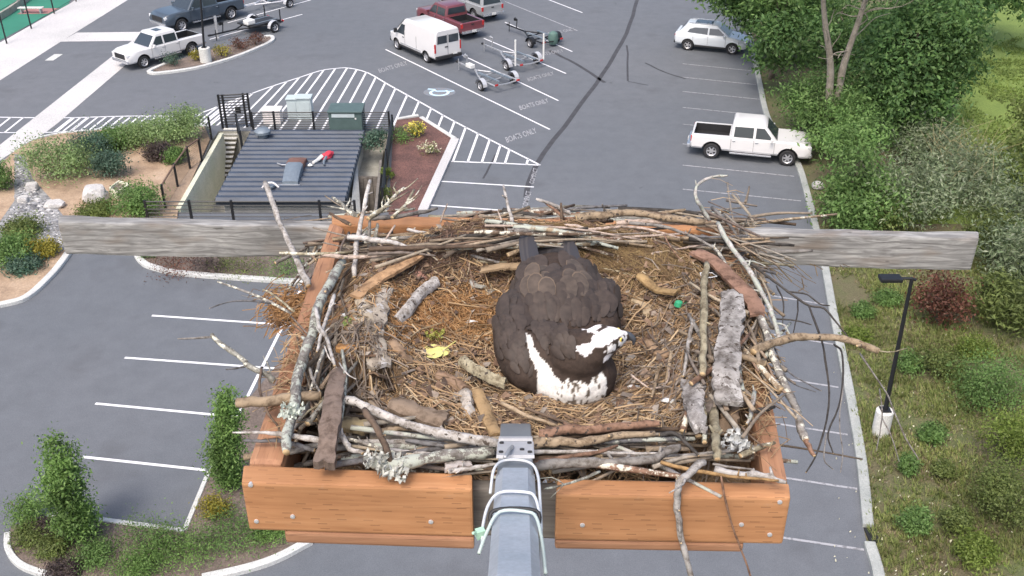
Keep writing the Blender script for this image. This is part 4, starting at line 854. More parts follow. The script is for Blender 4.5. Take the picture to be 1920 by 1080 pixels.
def pickup(t, paint, crew=True, canopy=None, sunroof=False, black_trim=False):
    W = .98
    rings = [xring(-2.86, .94, .55, .85, 1.14, .92), xring(-2.80, W, .50, .85, 1.18, .96), xring(-1.0, W, .48, .85, 1.20, .965), xring(1.2, W, .48, .85, 1.20, .965), xring(1.9, W, .48, .87, 1.21, .94), xring(2.50, .97, .46, .86, 1.17, .90), xring(2.78, .92, .46, .84, 1.10, .85), xring(2.89, .84, .50, .82, 1.00, .78)]
    body("body", rings, paint, t, ((-1.82, .42, .50), (1.83, .42, .50)), W, None if canopy else ((-1.90, 0, 1.25), (1.72, 1.46, .92)))
    xr = -.98 if crew else -.6
    sd, info = cabin(t, "cab", paint, 1.17, 1.92, (1.28, xr, .93), (.60, xr + .05, .76))
    glass_front(t, info, .10); glass_front(t, info, .14, name="rear_window", rear=True, lo=.3, hi=.92)
    for s in (-1, 1):
        for pts in ([(1.05, 1.24), (.22, 1.24), (.22, 1.74), (.60, 1.74)], [(.10, 1.24), (xr + .16, 1.24), (xr + .18, 1.73), (.10, 1.74)]):
            m = MB(); sd.panel(m, pts, s); m.build("side_window", M_glass, t)
        m = MB()
        for x in (.16, xr + .05, 1.15): m.box((x, s * (W + .002), .88), (.012, .008, .60))
        m.build("door_seam", M_dark, t)
        for x in (.30, -.80 if crew else -.4): bx(t, "door_handle", (x, s * (W + .015), 1.05), (.16, .03, .035), M_chrome if not black_trim else paint, .01)
        o = bx(t, "mirror", (1.0, s * 1.10, 1.28), (.12, .22, .18), paint, .03)
        bx(t, "side_step", (.05, s * .99, .43), (2.0, .14, .06), M_chrome, .01)
        bx(t, "headlight", (2.78, s * .74, .95), (.20, .28, .17), M_lamp, .03, s * -.25); bx(t, "tail_light", (-2.82, s * .87, .98), (.12, .16, .30), M_redlamp, .02)
        for x in (-1.82, 1.83): wheel(t, x, s * .84, .40, .27)
    bx(t, "grille", (2.88, 0, .86), (.06, 1.10, .32), M_dark, .02); bx(t, "front_bumper", (2.88, 0, .56), (.16, 1.72, .20), M_chrome if not black_trim else M_dark, .04); bx(t, "rear_bumper", (-2.96, 0, .58), (.18, 1.84, .18), M_chrome, .04)
    bx(t, "licence_plate", (-3.06, 0, .62), (.02, .32, .16), M_plate, 0); bx(t, "tailgate_handle", (-2.875, 0, 1.02), (.02, .22, .07), M_dark, 0)
    if sunroof: bx(t, "sunroof", (.02, .05, 1.945), (.44, .62, .02), M_glass, .005)
    if canopy:
        s2, i2 = cabin(t, "canopy", canopy, 1.18, 1.90, (-.99, -2.82, .90), (-1.02, -2.62, .74)); glass_front(t, i2, .13, rear=True, name="canopy_rear_window", lo=.12, hi=.95)
        for s in (-1, 1): m = MB(); s2.panel(m, [(-1.15, 1.28), (-2.55, 1.28), (-2.48, 1.74), (-1.15, 1.74)], s); m.build("canopy_window", M_glass, t)
        for yy in (-.45, .45): bx(t, "roof_bar", (-1.8, yy, 1.95), (1.5, .05, .04), M_chrome, 0)
    return t
t = place((1332, 298), (1474, 312), 1, 3.65, -.98, -1.82, "white pickup with an open bed parked nose to the kerb on the right", "pickup truck", "pickup_truck"); pickup(t, M_white, True)
t = place((362, 103), (273, 128), 1, 3.65, .98, -1.82, "white pickup with a sunroof parked by the kerbed island at top left", "pickup truck", "pickup_truck"); pickup(t, M_white, True, sunroof=True)
vd = None
# cargo van
t = place((799, 118), (744, 93), 1, 3.5, .98, -1.75, "white cargo van with rear door windows in the boat trailer bay", "van", "cargo_van"); van = t
W = 1.0
rings = [xring(-2.78, .95, .50, 1.0, 2.12, .80, .10), xring(-2.72, W, .45, 1.05, 2.20, .84, .12), xring(-1.0, W, .42, 1.1, 2.24, .85, .14), xring(.75, W, .42, 1.1, 2.20, .84, .14), xring(1.02, W, .42, 1.12, 2.08, .82, .12), xring(1.80, .985, .42, 1.05, 1.40, .86, .10), xring(2.45, .95, .42, .95, 1.14, .80, .08), xring(2.68, .86, .44, .85, .98, .72, .08), xring(2.74, .78, .5, .75, .85, .68, .05)]
body("body", rings, M_white, t, ((-1.75, .37, .43), (1.75, .37, .43)), W)
m = MB(); m.poly([(1.80, -.80, 1.43), (1.80, .80, 1.43), (1.06, .72, 2.08), (1.06, -.72, 2.08)]); m.build("windscreen", M_glass, t)
for s in (-1, 1):
    m = MB(); v = [(x, s * (y_ + .012), z) for x, y_, z in ((1.62, .975, 1.20), (.72, .985, 1.20), (.72, .885, 1.82), (1.12, .885, 1.82))]; m.poly(v if s < 0 else v[::-1]); m.build("side_window", M_glass, t)
    m = MB(); m.box((.65, s * 1.003, .95), (.012, .008, .95)); m.box((-.7, s * 1.003, .95), (.012, .008, .95)); m.build("door_seam", M_dark, t)
    bx(t, "door_handle", (.82, s * 1.015, 1.05), (.18, .03, .05), M_dark, .01); bx(t, "mirror", (1.55, s * 1.12, 1.35), (.14, .22, .28), M_dark, .04)
    bx(t, "side_sill", (0, s * .985, .44), (2.5, .08, .12), M_dark, .02); bx(t, "side_rail", (0, s * 1.0, .60), (2.4, .03, .05), M_galv, 0)
    bx(t, "tail_light", (-2.76, s * .93, 1.10), (.08, .10, .55), M_redlamp, .02); bx(t, "headlight", (2.58, s * .70, .92), (.2, .3, .2), M_lamp, .04)
    m = MB(); y0, y1 = (.06, .78) if s > 0 else (-.78, -.06); m.poly([(-2.795, y1, 1.36), (-2.795, y0, 1.36), (-2.795, y0, 1.84), (-2.795, y1 * .96, 1.84)]); m.build("rear_window", M_glass, t)
    for x in (-1.75, 1.75): wheel(t, x, s * .86, .36, .24, M_rim, 8)
m = MB(); m.box((-2.785, 0, 1.2), (.012, .016, 1.4)); m.build("rear_door_seam", M_dark, t); bx(t, "rear_bumper", (-2.84, 0, .52), (.18, 1.9, .20), M_dark, .04); bx(t, "front_bumper", (2.72, 0, .5), (.14, 1.7, .28), M_dark, .05); bx(t, "licence_plate", (-2.90, -.45, .66), (.02, .32, .16), M_plate, 0); bx(t, "rear_door_handle", (-2.80, .12, 1.12), (.03, .2, .06), M_dark, 0)
vr = van.rotation_euler.z; vdir = Vector((math.cos(vr), math.sin(vr), 0))
g = G(889, 74); pickup(set_at("pickup_truck", "dark red pickup parked beside the white van", "pickup truck", g + vdir * 3.0, vr), M_red, True)
g = G(926, 41); pickup(set_at("pickup_truck", "silver pickup with a windowed canopy over its bed at the top edge", "pickup truck", g + vdir * 3.0, vr), M_silver, True, canopy=M_silver)
a, b = G(300, 63), G(420, 34); dd = (a - b).normalized(); g = a - dd * 2.6 + Vector((.3, .75, 0)); DK = set_at("pickup_truck", "dark blue pickup behind the white pickup at top left", "pickup truck", g, math.atan2(dd.y, dd.x), 1.12); pickup(DK, M_navy, True)
# white SUV
t = place((1288, 95), (1371, 103), 1, 2.8, -.94, -1.4, "white SUV parked under the overhanging dark tree", "SUV", "suv"); W = .93
rings = [xring(-2.28, .80, .60, .85, 1.02, .76), xring(-2.20, .90, .42, .85, 1.10, .84), xring(-1.4, W, .36, .82, 1.12, .86), xring(.9, W, .34, .80, 1.08, .86), xring(1.5, .92, .34, .78, 1.00, .82), xring(2.1, .86, .36, .70, .86, .72), xring(2.27, .74, .42, .62, .74, .62)]
body("body", rings, M_white2, t, ((-1.4, .36, .42), (1.4, .36, .42)), W)
sd, info = cabin(t, "cabin", M_white2, 1.06, 1.66, (1.15, -2.12, .85), (.34, -1.55, .62)); glass_front(t, info, .09); glass_front(t, info, .12, rear=True, name="rear_window", lo=.2, hi=.95)
for s in (-1, 1):
    for pts in ([(.95, 1.10), (-.12, 1.10), (-.12, 1.47), (.42, 1.47)], [(-.22, 1.10), (-1.5, 1.16), (-1.36, 1.36), (-1.05, 1.46), (-.22, 1.48)]): m = MB(); sd.panel(m, pts, s); m.build("side_window", M_glass, t)
    m = MB(); [m.box((x, s * .933, .75), (.012, .006, .55)) for x in (-.17, .95, -1.1)]; m.build("door_seam", M_dark, t); bx(t, "mirror", (.85, s * 1.0, 1.12), (.12, .2, .14), M_white2, .03)
    bx(t, "sill_trim", (0, s * .925, .36), (2.0, .05, .10), M_dark, .01); bx(t, "tail_light", (-2.22, s * .66, .92), (.12, .32, .12), M_redlamp, .02); bx(t, "headlight", (2.12, s * .60, .76), (.2, .3, .10), M_lamp, .03); bx(t, "roof_rail", (-.7, s * .55, 1.69), (1.5, .04, .04), M_chrome, .01)
    for x in (-1.4, 1.4): wheel(t, x, s * .81, .36, .24, M_rim, 5)
bx(t, "sunroof", (-.55, 0, 1.685), (1.1, .8, .012), M_glass, 0); bx(t, "front_bumper", (2.22, 0, .45), (.16, 1.4, .16), M_dark, .04); bx(t, "rear_bumper", (-2.25, 0, .50), (.14, 1.6, .18), M_dark, .04)
# ------------------------------------------------------------------ boat trailers (x forward to the hitch)
def trailer(p, rz, label, metal=M_galv, posts=None, fender=M_lightmetal, L=3.4, W_=1.0, wr=.30, bunk=True, s=1.0):
    t = set_at("boat_trailer", label, "trailer", p, rz, s); m = MB()
    for q in (-1, 1): m.tube([(1.5, q * .06, .42), (.55, q * W_ * .55, .45), (-.2, q * W_ * .82, .45), (-1.45, q * W_ * .82, .45)], .05, 5)
    for x, w in ((-1.4, W_ * .85), (-.4, W_ * .85), (.5, W_ * .55)): m.tube([(x, -w, .45), (x, 0, .40), (x, w, .45)], .045, 5)
    m.build("frame", metal, t); m = MB(); m.tube([(1.4, 0, .42), (L, 0, .44)], .055, 5); m.build("tongue", metal, t); m = MB(); m.box((L + .05, 0, .46), (.2, .12, .1)); m.build("hitch", M_dark, t)
    m = MB(); m.tube([(L - .9, 0, .42), (L - 1.0, 0, 1.05), (L - .75, 0, 1.12)], .035, 5); m.box((L - .8, 0, 1.0), (.2, .14, .16)); m.build("winch_post", metal, t)
    m = MB(); m.tube([(L - .3, .15, .75), (L - .3, .15, .08)], .03, 5); m.build("tongue_jack", metal, t)
    for q in (-1, 1):
        wheel(t, -.55, q * (W_ + .12), wr, .2, M_rim, 5); a = np.linspace(0, math.pi, 9); o_ = [(-.55 + math.cos(k) * (wr + .1), math.sin(k) * (wr + .1) + wr) for k in a]; m = MB()
        v = [(x, q * (W_ + .12) + d, z) for x, z in o_ for d in (-.14, .14)]; m.add(v, [(2 * i, 2 * i + 1, 2 * i + 3, 2 * i + 2) for i in range(8)]); m.build("fender", fender, t)
        if bunk: m = MB(); m.box((-.3, q * .42, .58), (2.0, .10, .08)); m.build("bunk", M_capgrey, t)
        if posts: m = MB(); m.tube([(-1.3, q * (W_ + .05), .45), (-1.3, q * (W_ + .05), 2.0)], .055, 6); m.build("guide_post", posts, t)
        m = MB(); m.box((-1.5, q * .75, .5), (.05, .2, .1)); m.build("tail_light", M_redlamp, t)
    return t
def tr_at(cpx, label, rz, **k): return trailer(G(*cpx), rz, label, **k)
t1 = tr_at((922, 158), "empty galvanised boat trailer behind the white van", vr, s=1.05); bx(t1, "white_box", (1.95, .12, .62), (.55, .3, .22), M_plate, .03)
tr_at((968, 121), "boat trailer with two tall white guide posts behind the red pickup", vr, posts=M_plate, s=1.05)
t3 = tr_at((1010, 80), "dark boat trailer behind the silver pickup", vr, metal=M_black, fender=M_black)
g = G(1037, 86); om = thing("outboard_cover", "green covered motor at the back of the dark trailer", "motor", g); m = MB(); m.lathe([(0, .1), (.28, .15), (.36, .5), (.3, .85), (.12, .98), (0, 1.0)], 12, 'Z', g); bevel(m.build("cover", plain("green_tarp", (.09, .16, .14), .7), om, g, True), .001); m = MB(); m.tube([g + Vector((-.1, 0, .5)), g + Vector((-.7, .2, .45))], .05, 5); m.build("bracket", M_black, om, g)
dr = DK.rotation_euler.z
t4 = tr_at((482, 58), "black flat trailer with bright fenders and white wheel behind the white pickup", dr, metal=M_black, fender=M_lightmetal, s=1.1, wr=.33); bx(t4, "deck", (-.2, 0, .55), (2.2, 1.5, .10), M_dark, .02); bx(t4, "spare_cover", (.7, .3, .78), (.6, .5, .3), M_plate, .08)
for y in (-.8, .8): m = MB(); m.tube([(-1.3, y, .5), (-1.3, y, 1.25)], .04, 5); m.build("stake", M_black, t4)
tr_at((512, 12), "pale galvanised trailer at the top edge behind the dark blue pickup", dr, metal=M_lightmetal, s=1.1)
for px, py, pt, lab in ((409, 71, 30, "taller grey steel post by the rear of the white pickup at top left"), (404, 44, 29, "short grey steel post behind the dark blue pickup")):
    g = G(px, py); h = V(px, pt, g.y).z; m = MB(); m.box(g + Vector((0, 0, h / 2)), (.16, .10, h)); o = m.build("steel_post", M_galv, None, g); tag(o, lab, "post")
    m = MB(); m.lathe([(.16, 0), (.16, .03), (0, .03)], 10, 'Z', g); m.build("base_flange", M_galv, o, g)
# ------------------------------------------------------------------ nest platform
PL = thing("nest_platform", "orange treated timber platform frame that carries the osprey nest", "nest platform", (0.03, 2.08, ZP - .16)); po = PL.location
def beam(name, mat, T, drop, par=PL, org=None, bv=.006):
    """T: top quad (4 points, order front-left, front-right, back-right, back-left); object's x axis runs along the beam"""
    T = [Vector(p) for p in T]; L = (T[1] - T[0]).length; Wd = (T[3] - T[0]).length
    lng = (T[1] - T[0]) if L >= Wd else (T[3] - T[0]); ang = math.atan2(lng.y, lng.x); o3 = T[0].copy(); Rm = Matrix.Rotation(-ang, 3, 'Z')
    m = MB(); m.hexa([Rm @ (p - o3) - Vector((0, 0, drop)) for p in T], [Rm @ (p - o3) for p in T]); o = m.build(name, mat, par); o.location = o3 - (par.location if par else Vector()); o.rotation_euler = (0, 0, ang)
    if bv: bevel(o, bv)
    return o
b1 = beam("front_board", M_wood, [N(452, 905), N(886, 918), N(886, 888), N(456, 871)], .122)
b2 = beam("front_board", M_wood, [N(1042, 926), N(1483, 934), N(1480, 905), N(1045, 897)], .118)
beam("left_rail", M_wood2, [N(462, 869), N(530, 871), N(646, 424), N(617, 414)], .13, bv=.016)
beam("right_rail", M_wood2, [N(1432, 900), N(1479, 903), N(1385, 424), N(1348, 420)], .13, bv=.012)
beam("back_rail", M_wood, [N(622, 420, -.004), N(1380, 432, -.004), N(1380, 417, -.004), N(622, 402, -.004)], .13)
m = MB(); m.hexa([N(530, 890, -.16), N(1400, 905, -.16), N(1380, 440, -.16), N(640, 430, -.16)], [N(530, 890, -.135), N(1400, 905, -.135), N(1380, 440, -.135), N(640, 430, -.135)]); o = m.build("floor", M_boards, PL, po)
def XZ(px, py, h): p = N(px, py); return Vector((p.x, p.y, ZP + h))
beam("lower_joist", M_wood2, [XZ(520, 908, -.124), XZ(887, 920, -.124), XZ(887, 888, -.124), XZ(520, 876, -.124)], .028)
beam("lower_joist", M_wood2, [XZ(1043, 926, -.120), XZ(1408, 932, -.120), XZ(1408, 905, -.120), XZ(1043, 897, -.120)], .022)
beam("inner_board", M_boards, [XZ(872, 882, -.045), XZ(1058, 890, -.045), XZ(1058, 872, -.045), XZ(872, 864, -.045)], .125)
# screws in the boards, on the front face
def on_front(px, py, a, b):
    A, B = N(*a), N(*b); d = ray(px, py); nrm = Vector((-(B - A).y, (B - A).x, 0)); t = (A - CAM).dot(nrm) / d.dot(nrm); return CAM + d * t
for px, py, side in ((470, 909, 0), (481, 977, 0), (549, 968, 0), (808, 978, 0), (1092, 984, 1), (1462, 941, 1), (1390, 983, 1), (1443, 1002, 1)):
    p = on_front(px, py, *(((452, 905), (886, 918)) if side == 0 else ((1042, 926), (1483, 934)))); m = MB(); m.lathe([(0, -.003), (.0048, -.002), (.0048, .004), (0, .004)], 10, 'Y', p); m.build("screw", M_lightmetal, PL, po)
# weathered grey cross beam behind the frame
q = [N(108, 418, -.02), N(1836, 445, -.02), N(1836, 433.5, -.02), N(108, 404, -.02)]
cb = beam("cross_beam", M_greywood, q, .106, None, None, .007); bm = bmesh.new(); bm.from_mesh(cb.data); bmesh.ops.subdivide_edges(bm, edges=[e for e in bm.edges if e.calc_length() > .5], cuts=90)
for v in bm.verts: q_ = v.co * 1.0; f_ = .0035 * noise.noise(Vector((q_.x * 9, q_.y * 30, q_.z * 30))) + .004 * noise.noise(Vector((q_.x * 2.2, q_.y * 8, q_.z * 8 + 5))); v.co += Vector((0, f_, f_ * .8))
bm.to_mesh(cb.data); bm.free(); tag(cb, "long weathered grey timber cross beam sticking out both sides behind the nest frame", "beam")
# pole of the platform under it (grey post, mostly hidden)
m = MB(); m.lathe([(.07, 0), (.07, ZP - .17)], 20, 'Z', (.01, 2.12, 0)); single(m, "support_pole", M_galv, "tall support pole standing under the nest platform", "pole", (.04, 2.12, 0))
# ------------------------------------------------------------------ metal camera arm in the foreground
def cp(px, py, z): d = ray(px, py); return CAM + d * (z / (d.y * _cp - d.z * _sp))
AE, AS = cp(967, 812, 2.10), cp(964, 1150, 1.19); ax = (AS - AE).normalized(); sx = Vector((1, 0, 0)); nz = sx.cross(ax).normalized(); nz = nz if nz.z > 0 else -nz
def ty(py):
    """distance along the arm of the point seen in that picture row"""
    lo, hi = -.2, 3.0
    for _ in range(40):
        md = (lo + hi) / 2; q = AE + ax * md - CAM; v = 540 + F_PX * (-q.y * _sp - q.z * _cp) / (q.y * _cp - q.z * _sp)
        lo, hi = (md, hi) if v < py else (lo, md)
    return lo
RA = thing("camera_arm", "grey square metal arm reaching from the bottom edge to the nest rim", "metal arm", AE)
def rbox(m, t0, t1, w, h, off=0.0, c=.012, mi=0):
    rings = []
    for t in (t0, t1):
        p = AE + ax * t + nz * off; rings.append([p + sx * x + nz * y for x, y in ((-w / 2 + c, h / 2), (w / 2 - c, h / 2), (w / 2, h / 2 - c), (w / 2, -h / 2), (-w / 2, -h / 2), (-w / 2, h / 2 - c))])
    vs, fs = loft(rings); m.add(vs, fs, mi)
AW = .062
m = MB(); rbox(m, ty(905), 1.25, AW * 1.06, .060, -.004); m.build("tube", M_steel, RA, AE, 'auto')
m = MB(); rbox(m, ty(812), ty(912), AW, .050, -.005, .002); m.build("inner_tube", plain("grey_arm_metal", (.22, .24, .26), .5, .4), RA, AE)
m = MB(); rbox(m, ty(842), ty(846), AW + .003, .006, .022, .001); m.build("lip", M_lightmetal, RA, AE)
m = MB(); rbox(m, ty(853), ty(880), AW + .006, .006, .023, .001); pl = m.build("mounting_plate", M_lightmetal, RA, AE)
for y_, x in ((857, -.026), (857, .026), (875, -.026), (875, .026), (870, .012)): c = AE + ax * ty(y_) + sx * x + nz * .027; m = MB(); m.tube([c - nz * .002, c + nz * .002], .0042, 8); m.build("screw", M_dark, pl, AE)
def cable(name, pts, r=.0025, mat=M_cable): m = MB(); m.tube(catmull([AE + ax * ty(y_) + sx * x + nz * z for y_, x, z in pts], 5), r, 6); return m.build(name, mat, RA, AE, True)
cable("cable_lead", [(866, -.006, .028), (880, -.012, .034), (893, -.018, .033)], .004, M_galv)
cable("cable_loop", [(925, -.041, .0), (908, -.036, .026), (897, -.020, .031), (896, .010, .031), (903, .030, .029), (918, .038, .022), (945, .039, .015), (985, .039, -.005)])
cable("cable_loop", [(1010, -.046, -.01), (990, -.047, .002), (970, -.040, .020), (960, -.022, .031), (960, .018, .031), (966, .031, .027), (985, .037, .012), (1010, .038, -.005)])
cable("cable_loop", [(1025, -.050, -.01), (1012, -.040, .010), (999, -.022, .031), (999, .018, .031), (1006, .031, .027), (1030, .038, .010), (1075, .040, .0)], .0026, plain("pale_green_cable", (.46, .54, .51), .5))
cable("dark_strap", [(994, -.034, .0), (990, -.031, .026), (990, .031, .026), (994, .034, .0)], .003, M_dark)
c = AE + ax * ty(1000) - sx * .050; m = MB(); m.box(c, (.013, .010, .014), .4); m.tube([c, c + Vector((-.010, -.01, .010))], .0025, 5); m.build("cable_clip", M_greencable, RA, AE)
# ------------------------------------------------------------------ nest mass and lining
NC = Vector((N(1010, 620).x, N(1010, 620).y))
def hN(x, y):
    dx, dy = (x - NC.x) / .50, (y - NC.y) / .52; r = (abs(dx) ** 2.6 + abs(dy) ** 2.6) ** (1 / 2.6)
    h = -.035 + .070 * math.exp(-((r - .80) / .22) ** 2) - .16 * max(0, r - .86) ** 1.1
    if dy > .35: h += .035 * min(1, (dy - .35) / .5)
    if dy < -.5: h -= .075 * min(1, (-.5 - dy) / .45)
    if abs(dx) > .7 and dy > -.35: h += .015 * min(1, (abs(dx) - .7) / .2)
    if dx < -.6 and dy < -.35: h -= .06
    return max(-.125, h + .012 * noise.noise(Vector((x * 9, y * 9, 1))) + .006 * noise.noise(Vector((x * 30, y * 30, 4))))
def NS(px, py, dz=0.0):
    """point on the nest surface seen at that pixel"""
    h = -.02
    for _ in range(6): p = N(px, py, h); h = hN(p.x, p.y)
    return N(px, py, h + dz)
nx, ny = 150, 150; vs = []; m = MB(); X0, X1, Y0, Y1 = -.50, .56, 1.60, 2.60
for j in range(ny + 1):
    for i in range(nx + 1):
        x = X0 + (X1 - X0) * i / nx; y = Y0 + (Y1 - Y0) * j / ny; vs.append((x, y, ZP + hN(x, y) + ru(-.004, .004)))
m.add(vs, [(j * (nx + 1) + i, j * (nx + 1) + i + 1, (j + 1) * (nx + 1) + i + 1, (j + 1) * (nx + 1) + i) for j in range(ny) for i in range(nx)])
o = m.build("nest", M_mound, None, (NC.x, NC.y, ZP - .13)); tag(o, "round bowl of packed grass and litter that fills the timber frame", "nest"); smooth(o.data)
def strands(name, n, lmin, lmax, rmin, rmax, mat, seed, region=None, lift=.012, tang=.5, dz=0.0):
    rg = random.Random(seed); m = MB(); c = 0
    while c < n:
        if region: px, py = rg.gauss(region[0], region[2]), rg.gauss(region[1], region[3]); p = NS(px, py)
        else:
            a = rg.uniform(0, 6.283); r = math.sqrt(rg.random()) * 1.02; p = Vector((NC.x + math.cos(a) * r * .50, NC.y + math.sin(a) * r * .50, 0)); p.z = ZP + hN(p.x, p.y)
        c += 1; rad = math.atan2(p.y - NC.y, p.x - NC.x); d = rad + math.pi / 2 + rg.gauss(0, .55) if rg.random() < tang else rg.uniform(0, 6.283); l = rg.uniform(lmin, lmax); bend = rg.gauss(0, .5); pts = []
        for t in (-.5, 0, .5):
            dd = d + bend * t; q = Vector((p.x + math.cos(dd) * l * t, p.y + math.sin(dd) * l * t, 0)); q.z = ZP + hN(q.x, q.y) + rg.uniform(0, lift) + dz + (.004 if t == 0 else 0); pts.append(q)
        m.tube(pts, rg.uniform(rmin, rmax), 3, cap=False)
    o = m.build(name, mat); return tag(o, kind="stuff")
strands("straw_lining", 9500, .015, .075, .0005, .0014, M_straw, 2)
rg = random.Random(41); m = MB()             # dry grass hanging over the side rails
for k in range(560):
    sd_ = .2 if k % 5 == 0 else .8; py = rg.gauss(680 if sd_ < .5 else 620, 60 if sd_ < .5 else 90); px = (np.interp(py, [420, 870], [628, 500]) if sd_ < .5 else np.interp(py, [420, 900], [1365, 1452])) + rg.gauss(0, 16); p = N(px, py, rg.uniform(.004, .03)); a = rg.uniform(0, 6.283); l = rg.uniform(.03, .11); d = Vector((math.cos(a), math.sin(a), rg.uniform(-.25, .15)))
    m.tube([p - d * l / 2, p + Vector((0, 0, .006)), p + d * l / 2 - Vector((0, 0, .004))], rg.uniform(.0006, .0015), 3, cap=False)
tag(m.build("rail_straw", M_straw), kind="stuff")
strands("coarse_straw", 500, .05, .16, .0010, .0022, M_straw, 3, None, .02)
strands("orange_fibre", 1700, .03, .10, .0007, .0015, M_orange, 4, (830, 595, 72, 26), .014, .3)
strands("orange_fibre", 450, .03, .09, .0007, .0016, M_orange, 5, (550, 605, 26, 20), .03, .2, .02)
strands("rear_fibre", 1500, .06, .20, .0008, .0018, islandmat("ochre_fibre", [(.10, .065, .035), (.19, .125, .06), (.28, .20, .095), (.13, .08, .045)]), 6, (1180, 490, 110, 18), .014, .95)
strands("rear_fibre", 700, .06, .18, .0008, .0018, islandmat("brown_fibre", [(.09, .055, .04), (.15, .09, .065), (.21, .14, .10), (.06, .04, .03)]), 10, (860, 500, 70, 14), .014, .95)
strands("pale_shreds", 700, .012, .045, .0005, .0013, islandmat("pale_shred", [(.36, .29, .19), (.48, .40, .28), (.29, .22, .14)]), 7, None, .016, .3)
strands("fine_twigs", 260, .05, .13, .0009, .0019, islandmat("twig_tone", [(.075, .055, .042), (.15, .12, .095), (.24, .20, .165), (.11, .08, .06)]), 8, (1290, 700, 60, 90), .025, .3)
strands("fine_twigs", 240, .05, .13, .0009, .0019, MATS["twig_tone"], 9, (670, 700, 45, 90), .025, .3)
rg = random.Random(77); m = MB()
for k in range(2600):                        # loose bark chips and flakes in the litter
    a = rg.uniform(0, 6.283); r = math.sqrt(rg.random()) * .98; p = Vector((NC.x + math.cos(a) * r * .5, NC.y + math.sin(a) * r * .5, 0)); p.z = ZP + hN(p.x, p.y) + rg.uniform(.002, .012); s_ = rg.uniform(.003, .011); b = rg.uniform(0, 3.14); u = Vector((math.cos(b), math.sin(b), rg.uniform(-.5, .5))) * s_ * rg.uniform(1, 2.6); w = Vector((-math.sin(b), math.cos(b), rg.uniform(-.6, .6))) * s_
    m.add([p - u - w * rg.uniform(.4, 1), p + u - w * rg.uniform(.5, 1), p + u * rg.uniform(.7, 1.1) + w, p - u * rg.uniform(.6, 1) + w * rg.uniform(.4, 1)], [(0, 1, 2, 3)])
tag(m.build("bark_chips", islandmat("bark_chip", [(.06, .04, .03), (.14, .085, .055), (.22, .145, .095), (.10, .075, .06), (.29, .25, .21), (.17, .10, .06), (.08, .05, .035)], .9, 120)), kind="stuff")
# ------------------------------------------------------------------ sticks
GS = "sticks piled in the nest rim"; PITCHF = lambda c: c
C_ = {'w': (.45, .425, .40), 'g': (.235, .218, .20), 'b': (.125, .085, .058), 't': (.33, .25, .165), 'd': (.06, .053, .047), 'p': (.42, .335, .28), 'r': (.24, .14, .092), 's': (.155, .152, .157), 'o': (.30, .185, .08), 'l': (.25, .242, .21), 'y': (.34, .30, .205)}
B_ = {'p': B_plain, 'l': B_lich, 'c': B_lich2, 'i': B_birch, 's': B_slab}
def stick(label, pts, w, col='g', bark='p', h=.05, end=None, taper=.6, name="stick", group=GS, cat="stick", twigs=0, seg=7, rough=.16):
    """pts in photo pixels, each (px, py) or (px, py, height above the frame)"""
    P = []; n = len(pts)
    for i, p in enumerate(pts):
        hh = p[2] if len(p) > 2 else (h if not isinstance(h, tuple) else h[0] + (h[1] - h[0]) * i / (n - 1)); P.append(N(p[0], p[1], hh))
    r = w / 2 * depth(P[n // 2]) / F_PX; path = catmull(P, 4 if n > 2 else 6); k = len(path); base = P[0].copy(); mb = MB()
    o3 = Vector((ru(0, 99), ru(0, 99), 0)); rr = []
    for i in range(k):
        t = i / (k - 1); rr.append(r * (1 + (taper - 1) * t) * (1 + .16 * noise.noise(Vector((t * 9, 0, 0)) + o3)) * (1.0 if 0 < i < k - 1 else .8))
        if 0 < i < k - 1: path[i] = path[i] + Vector((noise.noise(o3 + Vector((t * 7, 5, 0))), noise.noise(o3 + Vector((t * 7, 9, 0))), 0)) * r * .55
    mb.tube(path, rr, seg, rough=rough, capmi=1)
    nub = random.choice((0, 1, 2, 3)) if w >= 7 else 0
    for j in range(nub):
        q = path[int(ru(.1, .9) * (k - 1))]; a_ = Vector((ru(-1, 1), ru(-1, 1), ru(0, 1))).normalized(); mb.tube([q + a_ * r * .5, q + a_ * (r * 1.2 + ru(.004, .016))], [r * .42, r * .26], 5, capmi=1)
    for j in range(twigs):
        i = int(ru(.15, .9) * (k - 1)); q = path[i]; t = (path[min(i + 1, k - 1)] - path[i - 1]).normalized(); s = t.cross(Vector((0, 0, 1))) * random.choice((-1, 1)); l = ru(.02, .07)
        mb.tube(catmull([q, q + (t * .6 + s * .6 + Vector((0, 0, .3))) * l * .5, q + (t + s * .5 + Vector((0, 0, ru(-.3, .4)))) * l], 2), [r * .45, r * .15], 5)
    o = mb.build(name, [B_[bark], M_endwood], None, base, True); c = C_[col]; v = ru(.88, 1.12); o.color = (c[0] * v, c[1] * v, c[2] * v, 1); return tag(o, label, cat, group)
def S(label, pts, w, col='g', bark='p', h=.05, **k): return stick(label, pts, w, col, bark, h, **k)
# left side
S("long white bare stick leaning out over the left grey beam", [(578, 536, .02), (570, 515, .03), (548, 473, .05), (528, 425, .07), (511, 378, .09), (497, 342, .11)], 13, 'w', taper=.85)
S("upright pale stick crossing the orange rear left corner", [(664, 520, .02), (668, 460, .05), (676, 420, .08), (686, 375, .11), (694, 338, .13)], 9, 'w', taper=.8)
S("thick grey stick end lying across the rear left corner", [(652, 444), (700, 449), (735, 455), (765, 463)], 13, 'w', h=.07, taper=.5)
S("smooth pale pink stick curved across the left rail", [(600, 477), (641, 482), (693, 482), (745, 474), (758, 468)], 8, 'p', h=.06, taper=.7)
S("yellow lichen twig poking left over the left rail", [(524, 474), (560, 476), (618, 475), (660, 472)], 7, 'y', 'c', .065)
S("thin straight pink twig slanting behind the pale pink stick", [(741, 422), (725, 446), (703, 478), (690, 498)], 5, 'p', h=(.08, .03))
